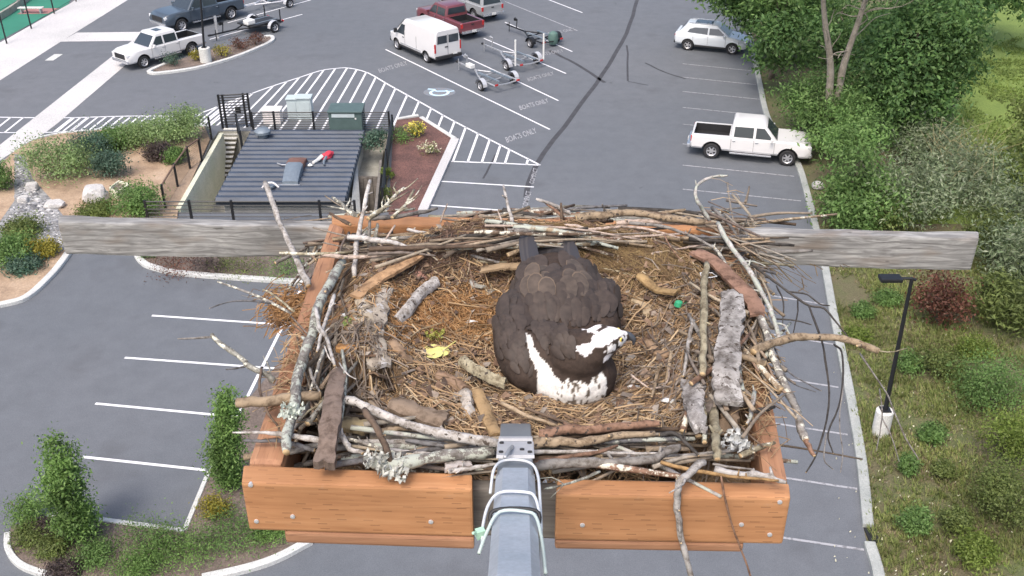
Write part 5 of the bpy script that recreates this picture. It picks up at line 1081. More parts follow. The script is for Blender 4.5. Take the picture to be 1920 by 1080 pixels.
S("long lichen crusted log leaning along the left rail", [(643, 490, .03), (626, 521, .05), (607, 547, .06), (596, 578, .07), (586, 620, .07), (574, 650, .07), (561, 697, .06), (553, 745, .06), (542, 802, .06), (537, 848, .06)], 22, 'g', 'l', taper=.72, seg=9)
S("white split stick beside the lichen log on the left rail", [(627, 553), (618, 581), (602, 628), (594, 660)], 9, 'w', h=.085)
S("grey stick crossing over the lichen log", [(592, 577), (600, 612), (615, 640), (628, 686)], 9, 'w', h=.09, taper=.7)
S("forked grey twig reaching left over the dark asphalt", [(547, 588, .05), (510, 568, .06), (477, 553, .07), (437, 538, .08), (407, 528, .09)], 6, 'g', 'c', twigs=2)
S("thin dark grey twig below the forked twig on the left", [(512, 569), (467, 564), (430, 566), (393, 578)], 4, 's', h=.06)
S("pale knobbly twig poking up left from the orange fibres", [(552, 584), (520, 559), (505, 548), (492, 543)], 5, 'y', 'c', .075)
S("stout grey branch jutting out left at the middle of the frame", [(515, 715, .03), (500, 703, .04), (467, 687, .05), (453, 673, .05), (417, 647, .06), (397, 627, .07)], 12, 'l', 'c', twigs=1, taper=.75)
S("short stub forking from the stout left branch", [(396, 632), (365, 634), (333, 635)], 5, 'g', h=.07)
S("thin grey twig under the stout left branch", [(465, 686), (445, 690), (423, 693)], 5, 's', h=.045)
S("thick weathered log end lying across the left rail", [(443, 755), (498, 753), (542, 747), (602, 742)], 22, 't', 's', h=.05, taper=.85, seg=9)
S("white spear shaped stick pointing left at the front corner", [(607, 827), (566, 820), (519, 813), (480, 811), (436, 811)], 13, 'w', h=.045, taper=.25)
S("dark grey stick just below the white spear", [(590, 844), (532, 828), (490, 827), (455, 826)], 9, 's', h=.02)
S("bent brown stick leaning on the front left board", [(683, 768, .06), (704, 800, .07), (722, 836, .06), (735, 874, .03)], 14, 'b', 's', taper=.85)
S("long whitish birch branch sweeping down to the metal arm", [(641, 748), (680, 761), (719, 779), (784, 802), (837, 815), (890, 824), (935, 831)], 17, 'w', 'i', .045, taper=1.15, seg=9)
S("brown branch running beside the whitish birch branch", [(715, 808), (760, 803), (805, 810), (850, 822)], 12, 't', h=.03)
S("lichen covered log lying on the front left board", [(694, 864), (732, 872), (785, 862), (837, 854), (925, 846)], 26, 'g', 'l', .03, taper=.85, seg=9)
S("lavender grey broken stick end in front of the brown plank", [(633, 807), (649, 833), (660, 843), (680, 850)], 14, 'w', h=.03)
S("grey stick low along the front left corner", [(600, 815), (650, 822), (706, 838), (760, 854)], 9, 'g', 'c', .015)
S("pale grey stick above the lichen covered log", [(725, 842), (780, 849), (850, 852)], 9, 'w', h=.01)
S("slate grey stick left of the metal arm", [(760, 825), (830, 836), (930, 838)], 10, 's', h=.015)
S("pale straight stick ending at the metal arm", [(840, 884), (880, 878), (932, 870)], 11, 'w', h=.02)
S("slim grey stick under the straight one by the metal arm", [(800, 868), (860, 862), (930, 858)], 8, 'g', h=.0)
S("curled thin white twig on the left litter", [(608, 648), (618, 672), (632, 690)], 3.5, 'w', h=.08); S("thin white twig arcing over brown litter", [(636, 680), (652, 702), (668, 711)], 3.5, 'w', h=.06)
S("looped brown twig hanging beside the thick log end", [(490, 690, .05), (487, 730, .05), (503, 775, .04), (522, 800, .03), (526, 818, .02)], 6, 'b')
S("dark forked lichen stick inside the left rail", [(607, 655), (596, 690), (582, 733)], 8, 'g', 'c', .05); S("grey forked stick inside the left rail, leaning right", [(580, 690), (588, 715), (600, 735)], 7, 'g', h=.05)
S("pale yellow peeled twig near the thick log end", [(606, 745), (596, 760), (578, 772), (560, 792)], 6, 'y', h=.04)
# rear
S("lichen twig pointing up over the roof at the rear left corner", [(672, 404), (654, 396), (641, 383), (623, 370)], 10, 'l', 'c', .09, twigs=3)
S("bushy lichen branch rising from the rear left rail", [(690, 410), (719, 391), (740, 368), (758, 352)], 10, 'y', 'c', .10, twigs=9)
S("lichen side branch right of the bushy one", [(735, 408), (752, 392), (765, 378), (776, 356)], 8, 'y', 'c', .11, twigs=6)
S("grey brown branch lying along the orange back rail", [(696, 410), (732, 407), (785, 399), (820, 390)], 10, 'g', h=.06)
S("slim upright twig rising from the orange back rail", [(826, 418), (832, 400), (839, 382)], 4, 'p', h=(.05, .1))
S("broken brown stick across the rear left corner", [(657, 421), (639, 412), (618, 399)], 8, 'b', h=.09)
S("grey upright stub inside the rear left corner", [(692, 474, .0), (692, 440, .05), (694, 410, .08)], 9, 'g', 'c'); S("paler upright stub beside the grey one", [(700, 472, .0), (705, 440, .05), (708, 419, .07)], 9, 'l', 'c')
S("white curved stick end at the orange back rail", [(764, 430), (785, 435), (805, 437), (830, 436)], 7, 'w', h=.06); S("tan log lying in front of the orange back rail", [(838, 438), (880, 431), (932, 428), (978, 417)], 14, 't', h=.055)
S("yellow grey stick in the left rear pile", [(735, 470), (785, 450), (850, 446), (920, 443)], 8, 'y', 'c', .05); S("weathered stick low in the left rear pile", [(770, 482), (820, 470), (863, 463), (920, 452)], 9, 'g', h=.035)
S("pale thin stick on top of the left rear pile", [(876, 457), (919, 450), (952, 450)], 6, 'w', h=.065); S("dark long stick low behind the bird's tail", [(720, 500), (800, 487), (880, 478), (985, 474)], 9, 'b', h=.02)
S("upright white stick pointing up at the lettering", [(971, 447, .03), (962, 420, .07), (955, 394, .10), (944, 348, .14)], 8, 'w', taper=.7); S("thin upright twig left of the white one", [(964, 474), (948, 433), (933, 395)], 5, 'p', h=(.04, .1))
S("short peeled stick crossing behind the tail", [(927, 473), (945, 462), (963, 452)], 6, 't', h=.06); S("peeled stick stub with bright end behind the tail", [(955, 452), (970, 453), (982, 458)], 10, 'p', h=.06)
S("pale pointed stick jutting up from the middle of the back rail", [(1070, 401), (1052, 391), (1036, 383), (1005, 373)], 9, 'w', h=(.07, .11), taper=.6); S("orange brown stick just below the pale pointed one", [(1060, 412), (1047, 399), (1020, 377)], 8, 'r', h=(.06, .1))
S("dark brown upright stick at the middle of the back rail", [(1055, 444, .02), (1054, 410, .07), (1052, 380, .11)], 8, 'b'); S("dark lichen stub standing on the rear logs", [(1141, 412), (1136, 398), (1129, 383)], 6, 'd', 'c', (.07, .11))
S("tan white birch log on top of the rear rim", [(1080, 409), (1110, 405), (1140, 403), (1174, 399), (1205, 401), (1245, 408), (1290, 413), (1323, 417)], 15, 't', 'i', .085, seg=9, taper=.8)
S("pale peeled log under the birch log", [(1155, 418), (1200, 416), (1245, 416), (1323, 421)], 12, 'p', h=.07); S("wavy pinkish stick across the rear rim", [(1058, 422), (1080, 424), (1101, 430), (1130, 428), (1166, 425), (1205, 428), (1245, 438), (1275, 446)], 7, 'p', h=.08)
S("slate grey branch behind the bird's tail", [(1005, 451), (1049, 450), (1104, 449)], 13, 's', h=.065); S("lavender slate branch right of the tail", [(1160, 455), (1190, 459), (1218, 463), (1262, 465)], 10, 's', h=.05)
S("big tan log in the middle of the rear rim", [(1062, 441), (1114, 437), (1192, 440), (1275, 449)], 20, 't', 's', .05, seg=9); S("brown grey log under the rear rim", [(985, 433), (1030, 425), (1070, 418), (1150, 414)], 13, 'b', h=.05)
S("long pale straw stalk right of the bird's wing tips", [(1090, 497), (1153, 508), (1195, 519), (1235, 525), (1271, 532), (1294, 555)], 5, 'y', h=.015); S("pinkish twig slanting up to the right rear corner", [(1221, 476), (1245, 472), (1271, 467), (1322, 459)], 6, 'p', h=.06)
S("thin red twig crossing the right rear logs", [(1245, 440), (1258, 465), (1275, 485)], 3.5, 'r', h=.085); S("grey branch from the rear log pile toward the right", [(1180, 418), (1240, 424), (1290, 440), (1340, 465)], 8, 'g', h=.075)
S("dark twig lying over the right grey beam", [(1300, 443), (1350, 445), (1380, 443), (1405, 441)], 5, 's', h=.06); S("grey driftwood stick lying on the right grey beam", [(1375, 480), (1430, 473), (1480, 472), (1524, 470)], 11, 'g', 's', .0, taper=.5)
# right
S("upper curved lichen branch reaching over the car park", [(1330, 413, .05), (1318, 393, .08), (1308, 378, .11), (1304, 358, .13), (1312, 343, .14), (1335, 332, .15), (1364, 329, .16)], 8, 'w', 'l', taper=.6)
S("long lichen branch sweeping down outside the right rail", [(1346, 418, .07), (1362, 450, .07), (1388, 484, .06), (1407, 511, .06), (1427, 547, .05), (1443, 578, .05), (1456, 615, .04), (1464, 640, .03)], 11, 'w', 'l', taper=.7, twigs=2)
S("thin grey root like branch inside the right rear corner", [(1335, 460), (1352, 480), (1362, 500), (1368, 520)], 8, 'g', 'c', .06)
S("olive grey straight pole standing along the right side", [(1325, 494), (1322, 530), (1320, 568), (1319, 640), (1318, 702)], 14, 'y', 's', .08, taper=.9)
S("thin brown shoot curving beside the olive pole", [(1353, 586), (1341, 627), (1336, 667), (1326, 695), (1303, 720)], 5, 't', h=.05); S("short pale stub above the flaky bark", [(1366, 545), (1359, 565), (1354, 588)], 8, 'w', h=.06)
S("white splintered stick left of the olive pole", [(1301, 601), (1295, 622), (1287, 672), (1281, 706)], 9, 'w', 's', .05, taper=.6); S("fine brown stalk rising in the right litter", [(1302, 532), (1300, 560), (1290, 575)], 4, 't', h=.03)
S("blunt tan split stick pointing at the viewer, right front", [(1339, 770, .03), (1341, 800, .04), (1343, 835, .045), (1345, 862, .04)], 19, 'y', 's', taper=.8)
S("tan peeled stick sticking far out over the right kerb", [(1412, 660, .05), (1440, 647, .05), (1472, 636, .05), (1518, 632, .05), (1571, 633, .045), (1607, 643, .04), (1648, 659, .035)], 17, 't', 'i', taper=.75, seg=9)
S("thin pale green shoot at the tip of the tan peeled stick", [(1644, 657), (1670, 660), (1700, 653)], 3, 'y', h=.035)
S("heavy grey branch hanging down outside the right rail", [(1422, 586, .05), (1433, 612, .05), (1440, 640, .04), (1453, 682, .03), (1472, 724, .02), (1489, 756, .01), (1500, 797, .0), (1511, 826, -.01)], 16, 'g', 'c', seg=9, taper=.9)
S("split brown tip of the heavy hanging branch", [(1508, 815), (1515, 835), (1527, 855)], 12, 'r', 's', -.01)
S("thin dark twig curving from the heavy hanging branch", [(1452, 652), (1477, 695), (1508, 716), (1540, 733)], 4, 's', h=.02); S("second thin twig below the curving one", [(1462, 690), (1487, 719), (1530, 735)], 3, 's', h=.015)
S("dark drooping branch arching over the right kerb", [(1394, 482, .06), (1427, 508, .06), (1461, 534, .05), (1492, 557, .04), (1518, 573, .03), (1545, 578, .03), (1566, 602, .02), (1590, 632, .0)], 6, 'd', h=.05, taper=.5)
for i, (pts, w) in enumerate([([(1516, 572, .03), (1530, 609, .02), (1541, 640, .01), (1547, 672, 0), (1555, 737, -.02), (1550, 787, -.03), (1532, 848, -.05), (1511, 886, -.06)], 5), ([(1564, 646, .0), (1578, 660, 0), (1581, 711, -.01), (1571, 766, -.03), (1552, 812, -.04), (1562, 850, -.05)], 4.5), ([(1456, 536), (1469, 567), (1467, 612)], 3.5), ([(1496, 562), (1495, 590), (1487, 625)], 3.5), ([(1452, 598), (1492, 601), (1522, 609)], 3.5), ([(1480, 547), (1513, 552), (1537, 570), (1556, 573)], 4), ([(1612, 662, .0), (1636, 698, -.02), (1662, 737, -.03), (1676, 770, -.04), (1695, 815, -.06), (1723, 862, -.08)], 4), ([(1649, 729, -.03), (1654, 781, -.04), (1643, 846, -.06)], 3), ([(1654, 784, -.04), (1672, 820, -.05), (1686, 866, -.07)], 3), ([(1550, 813, -.04), (1545, 860, -.05), (1562, 880, -.05)], 3), ([(1582, 720, -.01), (1574, 790, -.03), (1580, 850, -.04), (1576, 885, -.05)], 3)]):
    S(["longest dark hanging twig over the right stall lines", "dark hanging twig along the kerb below the tan stick", "short twig dropping from the start of the drooping branch", "second short twig dropping from the drooping branch", "nearly level twig under the drooping branch", "upper fork of the dark drooping branch", "light twig trailing from the tan stick past the lamp foot", "twig hanging straight in front of the concrete lamp foot", "twig forking to the right of the concrete lamp foot", "small forked end of the longest hanging twig", "fine curly twig at the kerb beside the split brown tip"][i], pts, w, 'd' if i < 6 else 'g', h=.02, taper=.6)
S("white lichen stick leaning on the right rail", [(1414, 735), (1408, 775), (1400, 795)], 10, 'w', 'l', .03); S("dark sawn stub across the right rail", [(1405, 772), (1430, 768), (1453, 763)], 12, 'd', h=.02)
S("yellowish lichen stick on the right front corner", [(1388, 855), (1420, 841), (1453, 830)], 13, 'y', 'c', .025); S("slim brown twig above the yellowish lichen stick", [(1390, 800), (1410, 820), (1432, 838)], 5, 'b', h=.035)
S("curled peeled twig in the right litter", [(1219, 729), (1242, 724), (1254, 710), (1253, 692)], 5, 'p', h=.03); S("straight peeled twig left of the curled one", [(1183, 702), (1200, 716), (1217, 728)], 5, 'p', h=.025); S("mottled brown white stick near the curled twig", [(1240, 682), (1231, 705), (1222, 744)], 9, 't', 'i', .03)
# front
S("pinkish tan birch log along the front right rim", [(1010, 814), (1067, 805), (1114, 805), (1192, 797), (1240, 794)], 21, 'r', 'i', .04, seg=9); S("mottled tan log below the birch log, right of the metal arm", [(990, 832), (1040, 829), (1096, 828), (1153, 819), (1228, 813)], 21, 't', 'i', .035, seg=9)
S("grey stick under the mottled tan log", [(985, 848), (1036, 847), (1114, 847), (1170, 850), (1240, 850)], 9, 'w', h=.025); S("brown stick under the grey one, right of the metal arm", [(1000, 868), (1062, 857), (1122, 847), (1158, 835)], 11, 'r', h=.03)
S("thick smooth grey branch just above the right front board", [(1000, 874), (1050, 869), (1101, 867), (1153, 868), (1218, 862), (1245, 849), (1275, 838)], 20, 'g', h=.025, seg=9, taper=.8)
S("orange stick across the right front corner", [(1239, 866), (1286, 879), (1336, 888), (1400, 896), (1460, 901)], 9, 'o', h=.035); S("thick white driftwood lying on the right front board", [(1340, 880), (1385, 890), (1422, 890), (1450, 897), (1474, 905)], 17, 'w', h=.03, taper=.45, seg=9)
S("dark bent branch behind the right front sticks", [(1236, 815), (1265, 812), (1285, 830), (1310, 855)], 10, 'd', h=.035); S("grey pale twig flat along the right front corner", [(1336, 870), (1372, 876), (1415, 880)], 6, 'g', h=.03)
S("lichen dotted twig jutting left over the right front board", [(1125, 884), (1088, 899), (1049, 911), (1020, 917)], 6, 'l', 'l', .03, twigs=2)
o = S("forked white stick hanging over the right front board", [(1322, 866, .04), (1292, 886, .04), (1274, 903, .035), (1270, 928, .01), (1270, 955, -.02), (1277, 997, -.07), (1285, 1039, -.115), (1300, 1095, -.18)], 15, 'w', taper=.75, seg=9, twigs=2)
S("thin red brown twig hanging over the right front board", [(1352, 893, .04), (1360, 938, -.0), (1375, 992, -.06), (1392, 1036, -.11), (1410, 1090, -.17)], 4.5, 'r', taper=.8)
S("split tan stick lying in the front litter", [(940, 755), (990, 780), (1050, 800)], 9, 't', 's', .02); S("second split stick beside the tan one", [(985, 765), (1030, 782), (1078, 798)], 7, 'b', 's', .015)
# bark slabs and planks: bent plates with thickness
def slab(label, spine, w, col, bark, h=.03, th=.010, name="bark_slab", cat="bark", curl=.35, seed=0, taper=1.0, group="bark pieces in the nest"):
    rs = random.Random(seed or hash(label) % 9999); P = catmull([N(p[0], p[1], p[2] if len(p) > 2 else h) for p in spine], 5); k = len(P); hw = w / 2 * depth(P[k // 2]) / F_PX; top, bot, nn = [], [], 5
    for i, p in enumerate(P):
        t = (P[min(i + 1, k - 1)] - P[max(i - 1, 0)]).normalized(); s = t.cross(Vector((0, 0, 1))); s = s.normalized() if s.length > 1e-4 else Vector((1, 0, 0)); f = (1 + (taper - 1) * i / (k - 1)) * (1 + .14 * noise.noise(Vector((i * .9, seed, 3))))
        for c in np.linspace(-1, 1, nn):
            e = (1 + rs.uniform(-.16, .16)) if abs(c) == 1 else 1; q = p + s * (hw * c * f * e) + Vector((0, 0, (1 - c * c) * hw * curl + rs.uniform(-.12, .12) * th * 2)) + (t * rs.uniform(-.2, .2) * hw if i in (0, k - 1) else Vector()); top.append(q); bot.append(q - Vector((0, 0, th)))
    n = k * nn; fs = []
    for i in range(k - 1):
        for c in range(nn - 1): a = i * nn + c; fs += [(a, a + 1, a + nn + 1, a + nn), (n + a + nn, n + a + nn + 1, n + a + 1, n + a)]
        a = i * nn; fs += [(a + nn, n + a + nn, n + a, a), (a + nn - 1, n + a + nn - 1, n + a + 2 * nn - 1, a + 2 * nn - 1)]
    for c in range(nn - 1): fs += [(c, n + c, n + c + 1, c + 1), ((k - 1) * nn + c + 1, n + (k - 1) * nn + c + 1, n + (k - 1) * nn + c, (k - 1) * nn + c)]
    m = MB(); m.add(top + bot, fs); o = m.build(name, {'s': B_slab, 'f': B_flaky, 'i': B_birch, 'p': B_plain, 'c': B_lich2}[bark], None, P[0].copy(), 'auto'); bm = bmesh.new(); bm.from_mesh(o.data); bmesh.ops.recalc_face_normals(bm, faces=bm.faces); bm.to_mesh(o.data); bm.free(); o.color = (*C_[col], 1) if isinstance(col, str) else (*col, 1); return tag(o, label, cat, group)
slab("long tan bark slab slanting from the rear left pile", [(788, 474, .07), (745, 500, .07), (706, 524, .065), (664, 556, .06)], 24, (.42, .26, .14), 's', th=.008, curl=.18)
slab("rough brown plank standing at the left front", [(636, 690, .05), (625, 745, .07), (617, 802, .07), (606, 868, .05)], 36, (.17, .125, .10), 's', th=.018, curl=.15)
slab("dull brown bark slab half buried in the left litter", [(738, 752, .03), (780, 770, .03), (835, 788, .02)], 42, (.21, .155, .11), 's', curl=.3)
slab("birch bark roll beside the bird", [(868, 674, .01), (890, 690, .015), (905, 698, .015), (928, 709, .015), (948, 717, .01)], 20, 'y', 'i', curl=1.0)
slab("fibrous tan bark strip in the front litter", [(893, 730, .0), (911, 773, .01), (931, 815, .02)], 24, (.33, .22, .11), 's')
slab("short orange split plank on the left litter", [(630, 650), (658, 649), (687, 647)], 16, (.42, .22, .08), 's', .05, curl=.1)
for k_, (sp, w_, cl, bk_) in enumerate([([(655, 560), (668, 590), (664, 622)], 20, (.34, .28, .21), 'f'), ([(735, 640), (752, 662), (775, 675)], 24, (.28, .19, .12), 's'), ([(880, 528), (905, 538), (925, 552)], 26, (.38, .36, .31), 'f'), ([(700, 700), (735, 712), (770, 712)], 22, (.24, .16, .10), 's'), ([(1190, 560), (1212, 572), (1220, 590)], 22, (.36, .28, .18), 's'), ([(1215, 640), (1235, 660), (1262, 662)], 20, (.27, .18, .11), 's'), ([(820, 700), (846, 712), (870, 730)], 26, (.26, .17, .11), 's'), ([(900, 505), (940, 498), (975, 497)], 20, (.28, .20, .12), 's'), ([(1200, 515), (1230, 540), (1270, 548)], 20, (.33, .22, .10), 's')]):
    slab(["pale flaky scrap beside the green moss ball", "brown bark scrap left of the yellow leaf", "pale grey flaky scrap behind the bird's left wing", "brown bark strip right of the brown plank", "tan bark scrap right of the bird's shoulder", "brown bark scrap right of the bird's beak", "reddish bark scrap under the birch bark roll", "ochre strip left of the bird's tail", "ochre bark strip below the straw stalk at the right rear"][k_], [(a_, b_, hN(N(a_, b_).x, N(a_, b_).y) + .012) for a_, b_ in sp], w_, cl, bk_, th=.006, curl=.4)
slab("grey tan flaky bark column left of the orange fibres", [(716, 542, .045), (706, 590, .045), (700, 640, .045), (716, 688, .035)], 40, (.33, .285, .23), 'f'); slab("second flaky bark piece against the bark column", [(678, 560, .05), (690, 600, .05), (694, 640, .05)], 30, (.36, .30, .22), 'f')
slab("white ribbed bark strip near the orange fibres", [(815, 527, .02), (788, 549, .025), (766, 576, .025), (742, 602, .02)], 22, (.52, .49, .46), 'i', curl=.9)
slab("large grey flaky bark slab on the right side", [(1374, 548, .075), (1371, 600, .08), (1365, 660, .08), (1361, 705, .075), (1367, 752, .06)], 46, (.33, .31, .29), 'f', th=.012, curl=.22); slab("wide flaky bark slab right of the bird, near the front", [(1300, 716, .05), (1300, 745, .055), (1308, 780, .055), (1316, 808, .045)], 44, (.31, .29, .275), 'f', curl=.22, taper=.55)
slab("red brown bark slab over the right rear corner", [(1303, 470, .075), (1341, 489, .075), (1378, 526, .07), (1409, 557, .065), (1420, 590, .06)], 30, (.25, .145, .10), 's', th=.007, curl=.15); slab("ochre bark slab at the right rear of the bowl", [(1215, 482, .03), (1255, 493, .03), (1312, 528, .03)], 18, (.38, .25, .09), 's')
slab("brown wood slab below the big flaky bark", [(1370, 755, .02), (1368, 785, .02), (1362, 812, .01)], 34, (.21, .15, .10), 's'); slab("dark bark strip between the bark slabs", [(1330, 700, .03), (1334, 740, .03), (1330, 775, .03)], 26, (.19, .16, .14), 's')
slab("small curled bark piece on the right litter", [(1232, 565, -.01), (1248, 578, -.005), (1256, 592, -.01)], 26, (.36, .28, .19), 's', curl=.6); slab("brown curved bark near the rear left litter", [(768, 505, .01), (782, 515, .02), (795, 530, .01)], 26, (.30, .16, .12), 's', curl=.9)
slab("weathered yellow brown bark under the birch branch", [(640, 790, .0), (670, 796, .0), (705, 800, .0)], 34, (.30, .24, .14), 's'); slab("grey bark scrap beside the lichen covered log", [(835, 872, .015), (860, 868, .02), (884, 868, .015)], 18, (.36, .33, .32), 's')
slab("brown inner plank lying along the left rail", [(640, 570, .0), (632, 620, .0), (625, 665, .0)], 26, (.22, .16, .13), 's', curl=.1); slab("pale crumbly bark lump in the front litter", [(872, 735, .0), (878, 760, .01), (876, 785, .0)], 24, (.42, .37, .31), 'f', curl=.8)
# lichen tufts and small finds
def tuft(label, px, py, r, col, h, n=90, name="lichen_tuft", cat="lichen"):
    p = N(px, py, h); m = MB()
    for k in range(n):
        d = Vector((ru(-1, 1), ru(-1, 1), ru(0, .6))); q = p + d * r; s = ru(.15, .35) * r; a = Vector((ru(-1, 1), ru(-1, 1), ru(-.5, 1))).normalized(); b = a.orthogonal().normalized() * s; c_ = a.cross(b.normalized()) * s * .7; m.add([q - b, q + c_, q + b, q - c_ + a * s * .3], [(0, 1, 2, 3)])
    o = m.build(name, MATS.get("lichen_" + str(col)) or plain("lichen_" + str(col), col, .9, 0, .35, 90), None, p); return tag(o, label, cat)
tuft("white leafy lichen tuft at the left end of the front log", 706, 866, .022, (.46, .46, .42), .045); tuft("white lichen tuft on the front edge of the log", 738, 884, .03, (.46, .46, .42), .02, 120); tuft("lichen crust on the long left log", 546, 775, .022, (.50, .54, .47), .07); tuft("white grey lichen clump at the right front corner", 1378, 832, .026, (.46, .47, .46), .02, 120); tuft("green moss ball on the left litter", 660, 607, .018, (.20, .28, .08), .04); tuft("pale wood shavings in the front right litter", 1225, 773, .02, (.62, .50, .30), .0)
tuft("green moss smear above the yellow leaf", 815, 632, .02, (.27, .27, .06), -.01, 60, "moss", "moss")
m = MB(); p = NS(817, 660, .012)
for k in range(3):
    a = k * 2.0 + .4; c = p + Vector((math.cos(a) * .012, math.sin(a) * .014, .002 * k)); m.lathe([(0, 0), (.014, .002), (.022, -.002 + .002 * k)], 9, 'Z', c)
m.tube([p + Vector((.01, .0, 0)), p + Vector((.045, .03, .01))], .002, 4); o = m.build("leaf", plain("pale_yellow_leaf", (.62, .58, .20), .6, 0, .2, 60), None, p); tag(o, "crumpled pale yellow leaf on the litter left of the bird", "leaf"); smooth(o.data)
m = MB(); p = NS(1272, 575, .01); m.lathe([(0, 0), (.012, .004), (.009, .014), (0, .018)], 8, 'Z', p); m.tube([p, p + Vector((.02, .01, .006))], .003, 5); tag(m.build("plastic_scrap", plain("green_plastic", (.04, .32, .16), .35), None, p), "tiny green plastic scrap right of the bird", "scrap")
m = MB(); p = N(1328, 516, .075); m.tube([p + Vector((x, y, 0)) for x, y in ((-.018, .012), (.012, .012), (.02, -.006), (.0, -.012), (-.018, -.009), (-.018, .012))], .0012, 5); tag(m.build("wire_loop", M_cable, None, p), "small pale wire loop on the red brown bark slab", "wire")
for i, (px, py, lab) in enumerate([(884, 605, "white bark flake left of the bird"), (1188, 727, "small white flake at the lower right of the bird"), (1253, 752, "pale leaf shaped flake in the right litter"), (900, 538, "pale grey bark flake behind the bird's left side"), (650, 592, "white pointed splinter on the left litter")]):
    p = NS(px, py, .012); m = MB(); r = .016; m.hexa([p + Vector((math.cos(a) * r, math.sin(a) * r * .5, 0)) for a in (0.2, 1.9, 3.2, 5)], [p + Vector((math.cos(a) * r * .9, math.sin(a) * r * .45, .004)) for a in (0.2, 1.9, 3.2, 5)]); tag(m.build("bark_flake", M_plate if i != 3 else M_conc2, None, p), lab, "flake", "pale flakes on the nest litter")
# anonymous filler sticks of the pile
fill = []
def filler(n, cx, cy, sx_, sy_, ang, asd, lmin, lmax, wmin, wmax, cols, h0, h1, seed, ab=False):
    rg = random.Random(seed)
    for k in range(n):
        px, py = rg.gauss(cx, sx_), rg.gauss(cy, sy_); p = N(px, py, rg.uniform(h0, h1)) if ab else NS(px, py, rg.uniform(h0, h1)); a = R(rg.gauss(ang, asd)); l = rg.uniform(lmin, lmax); d = Vector((math.cos(a), math.sin(a), rg.uniform(-.06, .06))); q = p + Vector((rg.uniform(-1, 1), rg.uniform(-1, 1), rg.uniform(-.2, .5))) * l * .06
        path = catmull([p - d * l / 2, q, p + d * l / 2], 3); r = rg.uniform(wmin, wmax); c = C_[rg.choice(cols)]; v = rg.uniform(.75, 1.15); fill.append((l * r, path, r, B_[rg.choice('pplcsi')], (c[0] * v, c[1] * v, c[2] * v, 1)))
filler(46, 1120, 440, 150, 18, -2, 12, .10, .42, .003, .008, 'gtbsrtyp', .0, .03, 1); filler(30, 850, 462, 80, 16, 6, 16, .10, .35, .003, .008, 'gtbwyt', .0, .03, 2)
filler(34, 610, 660, 24, 80, 80, 18, .08, .30, .003, .008, 'gbwtl', .0, .03, 3); filler(34, 1340, 670, 40, 110, 92, 20, .08, .30, .003, .008, 'gbtrsy', .0, .03, 4)
filler(42, 820, 845, 110, 14, -3, 12, .08, .34, .003, .008, 'gsbtw', .0, .03, 5); filler(42, 1160, 848, 120, 18, 2, 14, .08, .34, .003, .008, 'gtbrsw', .0, .03, 6); filler(24, 690, 800, 50, 24, -20, 40, .06, .22, .003, .007, 'gbtw', .0, .025, 7)
filler(40, 1090, 425, 150, 12, -1, 10, .10, .45, .004, .010, 'gtbrdts', .005, .045, 8); filler(26, 1360, 470, 26, 40, -55, 28, .08, .30, .003, .007, 'gdsbt', .01, .05, 9); filler(20, 700, 452, 50, 16, 2, 25, .08, .30, .003, .007, 'gtbd', .0, .04, 10); filler(24, 600, 640, 16, 90, 78, 10, .14, .36, .002, .006, 'gbdst', .0, .025, 11); filler(24, 1385, 640, 16, 90, 95, 12, .14, .32, .002, .006, 'gbdrt', .0, .025, 12)
filler(22, 606, 600, 16, 80, 76, 10, .14, .36, .002, .0055, 'gbtwyl', .0, .03, 13); filler(22, 1395, 600, 14, 90, 98, 12, .14, .34, .002, .0055, 'gbtrlw', .0, .03, 14); filler(60, 1000, 415, 190, 9, 0, 12, .10, .4, .003, .008, 'gtbrylp', .02, .06, 15)
filler(26, 1372, 436, 22, 16, -40, 25, .10, .30, .002, .0055, 'gdtbr', .03, .08, 16); filler(16, 640, 425, 18, 16, 30, 40, .08, .24, .002, .005, 'gtbl', .03, .07, 17)
filler(9, 585, 690, 12, 50, 100, 20, .10, .24, .002, .005, 'gbtwyl', .008, .04, 18, True); filler(6, 660, 470, 16, 20, 20, 40, .08, .2, .002, .005, 'gtwpy', .01, .05, 19, True); filler(22, 1420, 620, 12, 80, 76, 20, .10, .26, .0025, .0065, 'gbtrlw', .008, .045, 20, True); filler(22, 1370, 440, 24, 18, -30, 35, .10, .30, .002, .006, 'gtbdr', .01, .06, 21, True)
fill.sort(key=lambda f: -f[0]); lm = MB()
for k, (_, path, r, bm_, c) in enumerate(fill):
    if k < 155:
        m = MB(); m.tube(path, [r, r * .6], 6, rough=.12, capmi=1); o = m.build("stick", [bm_, M_endwood], None, path[0].copy(), True); o.color = c; tag(o, "nameless filler stick buried among larger sticks of the nest rim", "stick", "small sticks filling the nest rim")
    else: lm.tube(path, [r, r * .6], 5, rough=.12)
tag(lm.build("loose_sticks", islandmat("mixed_stick_bark", [(.08, .06, .045), (.18, .14, .10), (.28, .25, .21), (.13, .10, .085), (.36, .30, .22), (.20, .125, .085)], .9, 90), None, (0, 0, 0), True), kind="stuff")
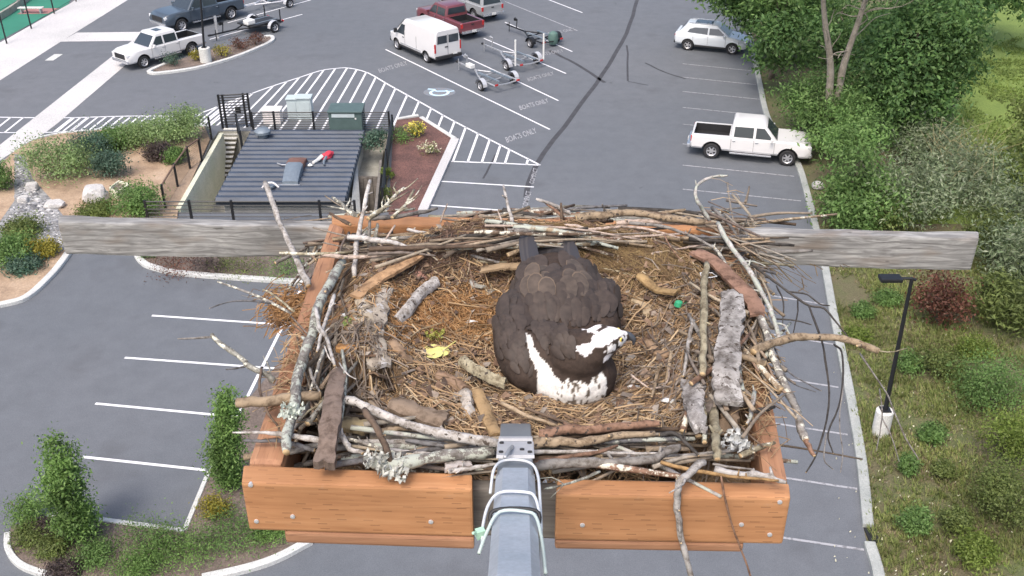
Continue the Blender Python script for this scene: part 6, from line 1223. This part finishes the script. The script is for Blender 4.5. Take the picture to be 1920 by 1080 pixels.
# ------------------------------------------------------------------ the osprey, one continuous body with plumage patches
def ell(px, py, h, r, rz=0.0, tilt=0.0): return (N(px, py, h), r, rz, tilt)
ELL = [ell(1045, 600, .020, (.128, .185, .088)), ell(1045, 540, .030, (.105, .150, .062)), ell(1078, 702, .012, (.092, .078, .082)), ell(1035, 684, .012, (.10, .085, .085)),
       ell(972, 640, .018, (.058, .165, .070), .10), ell(1008, 548, .045, (.055, .130, .045), .05), ell(1086, 556, .045, (.052, .130, .045), -.05), ell(1130, 604, .020, (.043, .135, .063), -.10),
       ell(1085, 665, .075, (.062, .060, .055)), ell(1105, 655, .095, (.048, .046, .042)), ell(1125, 640, .115, (.040, .040, .034)), ell(1147, 634, .118, (.030, .027, .025)), ell(1166, 632, .112, (.017, .016, .015))]
bm = bmesh.new()
for c, r, rz, tl in ELL:
    M = Matrix.Translation(c) @ Matrix.Rotation(rz, 4, 'Z') @ Matrix.Diagonal((*r, 1)); bmesh.ops.create_icosphere(bm, subdivisions=4, radius=1, matrix=M)
me = bpy.data.meshes.new("osprey"); bm.to_mesh(me); bm.free(); ob = link_mesh("osprey", me)
md = ob.modifiers.new("r", 'REMESH'); md.mode = 'VOXEL'; md.voxel_size = .0042; md.use_smooth_shade = True
sm = ob.modifiers.new("s", 'SMOOTH'); sm.factor = .5; sm.iterations = 10
bpy.context.view_layer.update(); dg = bpy.context.evaluated_depsgraph_get(); m2 = bpy.data.meshes.new_from_object(ob.evaluated_get(dg)); ob.modifiers.clear(); ob.data = m2; bpy.data.meshes.remove(me); me = m2; me.name = "osprey"
for v in me.vertices: v.co += v.normal * (.0022 * noise.noise(v.co * 55))
me.update(); bvh = BVHTree.FromPolygons([v.co.copy() for v in me.vertices], [tuple(p.vertices) for p in me.polygons])
def on_bird(px, py):
    d = ray(px, py).normalized(); h = bvh.ray_cast(CAM, d); return (h[0], h[1]) if h[0] else (None, None)
# plumage patches: outline points measured on the body surface, then laid on the body in its own plan view
def patch(px, low=False):
    out = []
    for x, y in px:
        p, _ = on_bird(x, y)
        if p is None: p = N(x, y, .07)
        out.append(p + Vector((0, -.07 if low and y >= 737 else 0, 0)))
    return out
P_breast = patch([(982, 622), (996, 627), (1000, 650), (1013, 668), (1027, 682), (1040, 704), (1053, 716), (1067, 716), (1080, 720), (1100, 718), (1113, 708), (1130, 694), (1140, 672), (1148, 660), (1161, 645), (1173, 650), (1166, 670), (1158, 692), (1152, 714), (1146, 738), (1140, 755), (1105, 765), (1075, 765), (1030, 752), (1018, 737), (1007, 700), (994, 668), (990, 647), (983, 634)], True)
P_crown = patch([(1090, 617), (1112, 611), (1131, 606), (1150, 603), (1164, 605), (1172, 612), (1178, 622), (1169, 626), (1163, 630), (1152, 638), (1141, 648), (1136, 656), (1124, 651), (1113, 652), (1110, 661), (1096, 669), (1086, 661), (1078, 649), (1107, 643), (1111, 630), (1117, 625), (1104, 623)])
P_streak = patch([(1118, 620), (1126, 614), (1140, 610), (1152, 608.5), (1163, 611), (1164, 613.5), (1150, 612.5), (1138, 615), (1128, 620), (1120, 624)])
P_cheek = patch([(1156, 645), (1176, 646), (1172, 672), (1166, 700), (1155, 735), (1134, 735), (1142, 700), (1148, 676)])
P_stripe = patch([(1161, 631), (1171, 632), (1172, 641), (1160, 646), (1150, 655), (1138, 663), (1132, 656), (1144, 646), (1153, 637)])
def fell(c, E):
    m_, r, rz, tl = E; q = Matrix.Rotation(-rz, 3, 'Z') @ (c - m_); return math.sqrt((q.x / r[0]) ** 2 + (q.y / r[1]) ** 2 + (q.z / r[2]) ** 2)
def inP(v, P): return inside((v.x, v.y), [(p.x, p.y) for p in P])
hz_lo = ZP + .0; col = me.color_attributes.new("plumage", 'FLOAT_COLOR', 'POINT'); dat = np.zeros((len(me.vertices), 4), np.float32); dat[:, 3] = 1; white = np.zeros(len(me.vertices), bool)
hc = N(1125, 640, .105)
for i, v in enumerate(me.vertices):
    c = v.co; k = noise.noise(c * 42) * .5 + noise.noise(c * 120) * .35; b = Vector((.052, .036, .028)) * (1 + .35 * k)
    j = Vector((noise.noise(c * 130), noise.noise(c * 130 + Vector((7, 7, 7))), 0)) * (.0012 if (c - hc).length < .07 else .0050); q = c + j; near = (c - hc).length < .11 and min(fell(c, E) for E in ELL[8:]) < min(fell(c, E) for E in ELL[:8]) + .03
    if near and inP(q, P_stripe): pass
    elif near and inP(q, P_crown) and not inP(c, P_streak) and c.z > ZP + .085: b = Vector((.84, .80, .79)) * (1 + .05 * k); white[i] = True
    elif near and inP(q, P_cheek): b = Vector((.80, .77, .74)); white[i] = True
    elif near: pass
    elif inP(q, P_breast):
        e = noise.noise(Vector((c.x * 140, c.y * 140, c.z * 60))); top = c.y > N(1080, 722, .07).y and N(1040, 700).x < c.x < N(1130, 700).x
        b = Vector((.80, .77, .72)) * (1 + .06 * k) if not (top and e > .16) else Vector((.16, .13, .10)); white[i] = True
    dat[i, :3] = b
col.data.foreach_set("color", dat.ravel())
t = NT("osprey_plumage"); at = t.n("VertexColor"); at.layer_name = "plumage"; o_ = t.obj(); a = t.noise(o_, 120, 4, .7); c = t.mix(1.0, at.outputs[0], t.ramp(a, [(.3, .8), (.7, 1.2)]), 'MULTIPLY'); M_plum = t.out(c, .8, bump=a, bs=.5, bd=.003, spec=.25)
me.materials.clear(); me.materials.append(M_plum); base = N(1045, 610, -.03); me.transform(Matrix.Translation(-base)); ob.location = base; smooth(me)
tag(ob, "osprey with white head and dark brown back sitting in the middle of the nest", "osprey")
# feather layers (thin curved plates lying on the back, tips to the tail)
feather = islandmat("brown_feather", [(.044, .031, .0245), (.052, .037, .029), (.048, .034, .027), (.056, .040, .031)], .7, 60)
edge = islandmat("pale_feather_edge", [(.12, .085, .058), (.16, .115, .08)], .7)
def plume(m, p, nrm, d, L, Wd, e=True, lift=.004, mi0=0):
    d = (d - nrm * d.dot(nrm)).normalized(); s = nrm.cross(d); prof = [(0, .25), (.25, .8), (.55, 1.0), (.8, .85), (.94, .5)]
    def strip_(k0, k1, sc, dz, mi):
        L_, R_, C_m = [], [], []
        for t, w in prof: q = p + d * (L * t * sc) + nrm * (lift * t + dz); L_.append(q - s * (Wd * w * .5 * sc)); C_m.append(q + nrm * .0022); R_.append(q + s * (Wd * w * .5 * sc))
        tip = p + d * L * sc + nrm * (lift + dz); vs = L_ + C_m + R_ + [tip]; n = 5; fs = []
        for i in range(n - 1): fs += [(i, i + n, i + n + 1, i + 1), (i + n, i + 2 * n, i + 2 * n + 1, i + n + 1)]
        fs += [(n - 1, 2 * n - 1, 3 * n), (2 * n - 1, 3 * n - 1, 3 * n)]; m.add(vs, fs, mi)
    if e: strip_(0, 1, 1.0, 0, 1)
    strip_(0, 1, .93 if e else 1.0, .0012, mi0)
wl, wr_, bk = MB(), MB(), MB(); rg = random.Random(5); midx = N(1045, 600).x
rows = 28
for r in range(rows):
    py = 742 - r * 8.6
    for c in range(22):
        px = 936 + c * 11 + (5.5 if r % 2 else 0) + rg.uniform(-2, 2); p, nr = on_bird(px, py + rg.uniform(-2, 2))
        if p is None or nr.z < .32 or (p - hc).length < .075: continue
        if any(inP(p + Vector((a_, b_, 0)), P_) for P_ in (P_breast, P_crown) for a_, b_ in ((0, 0), (.012, 0), (-.012, 0), (0, .012), (0, .022))): continue
        big = min(1, max(0, (640 - py) / 110)); fr = min(1, max(0, (735 - py) / 120)); L = .022 + .028 * fr + .026 * big; Wd = .014 + .010 * fr + .010 * big; fan = (p.x - midx) * -.5
        tgt = wl if px < 1020 else (wr_ if px > 1075 and py < 640 else bk); plume(tgt, p + nr * .001, nr, Vector((fan + rg.gauss(0, .12), 1, 0)), L * rg.uniform(.85, 1.15), Wd * rg.uniform(.85, 1.15), False, .0012)
# big pale-edged scapulars
for px, py in ((1012, 525), (1000, 538), (1022, 545), (1008, 562), (1030, 570), (990, 560)): p, nr = on_bird(px, py); plume(wl, p + nr * .006, nr, Vector((.05 + (1005 - px) * .004, 1, .0)), .085, .042, px % 2 == 0, .006, 2) if p else None
for px, py in ((1082, 520), (1096, 532), (1074, 545), (1090, 560), (1106, 552), (1068, 570), (1118, 566)): p, nr = on_bird(px, py); plume(wr_, p + nr * .006, nr, Vector((-.12 + (1090 - px) * .004, 1, .0)), .090, .044, px % 4 == 2, .006, 2) if p else None
scap = islandmat("scapular_feather", [(.075, .055, .042), (.10, .074, .056)], .7, 50)
wl.build("wing", [feather, edge, scap], ob, base, True); wr_.build("wing", [feather, edge, scap], ob, base, True); bk.build("back_feathers", [feather, edge], ob, base, True)
prim = islandmat("primary_feather", [(.036, .033, .036), (.05, .046, .05), (.065, .058, .058)], .6)
def blades(name, A, B, n, spread, Wd, up=(0, 0, 1)):
    m = MB(); u = Vector(up)
    for k in range(n):
        o = (k - (n - 1) / 2) * spread; a = A + Vector((o * .6, 0, .002 * k)); b = B + Vector((o, -abs(o) * .6, .003 * k)); d = b - a; L = d.length; plume(m, a, (u - d.normalized() * u.dot(d.normalized())).normalized(), d, L, Wd, False, .0)
    return m.build(name, prim, ob, base, True)
blades("wing_tip", N(1004, 540, .075), N(985, 440, .085), 5, .006, .026); blades("wing_tip", N(1086, 540, .075), N(1062, 455, .075), 5, .006, .024); blades("tail", N(1046, 545, .055), N(1036, 452, .045), 8, .011, .030)
# beak, eyes
bp = N(1172, 629, .112); m = MB(); m.tube(catmull([bp + Vector((-.006, 0, .002)), bp + Vector((.008, -.002, .001)), bp + Vector((.018, -.005, -.007)), bp + Vector((.019, -.008, -.020))], 4), [.0095, .0085, .006, .0012], 8); m.build("beak", plain("dark_horn", (.055, .06, .07), .35), ob, base, True)
p, nr = on_bird(1165, 637)
for q, nn in ((p, nr), (p + Vector((-.004, .034, .004)), Vector((.4, .8, .2)).normalized())):
    if q is None: continue
    e = MB(); bmx = bmesh.new(); bmesh.ops.create_uvsphere(bmx, u_segments=14, v_segments=8, radius=.0048, matrix=Matrix.Translation(q - nn * .001)); e.add([v.co for v in bmx.verts], [tuple(v.index for v in f.verts) for f in bmx.faces]); bmx.free(); eo = e.build("eye", plain("yellow_iris", (.75, .55, .08), .2), ob, base, True)
    e = MB(); bmx = bmesh.new(); bmesh.ops.create_uvsphere(bmx, u_segments=10, v_segments=6, radius=.0034, matrix=Matrix.Translation(q + nn * .0022)); e.add([v.co for v in bmx.verts], [tuple(v.index for v in f.verts) for f in bmx.faces]); bmx.free(); e.build("pupil", M_dark, eo, base, True)
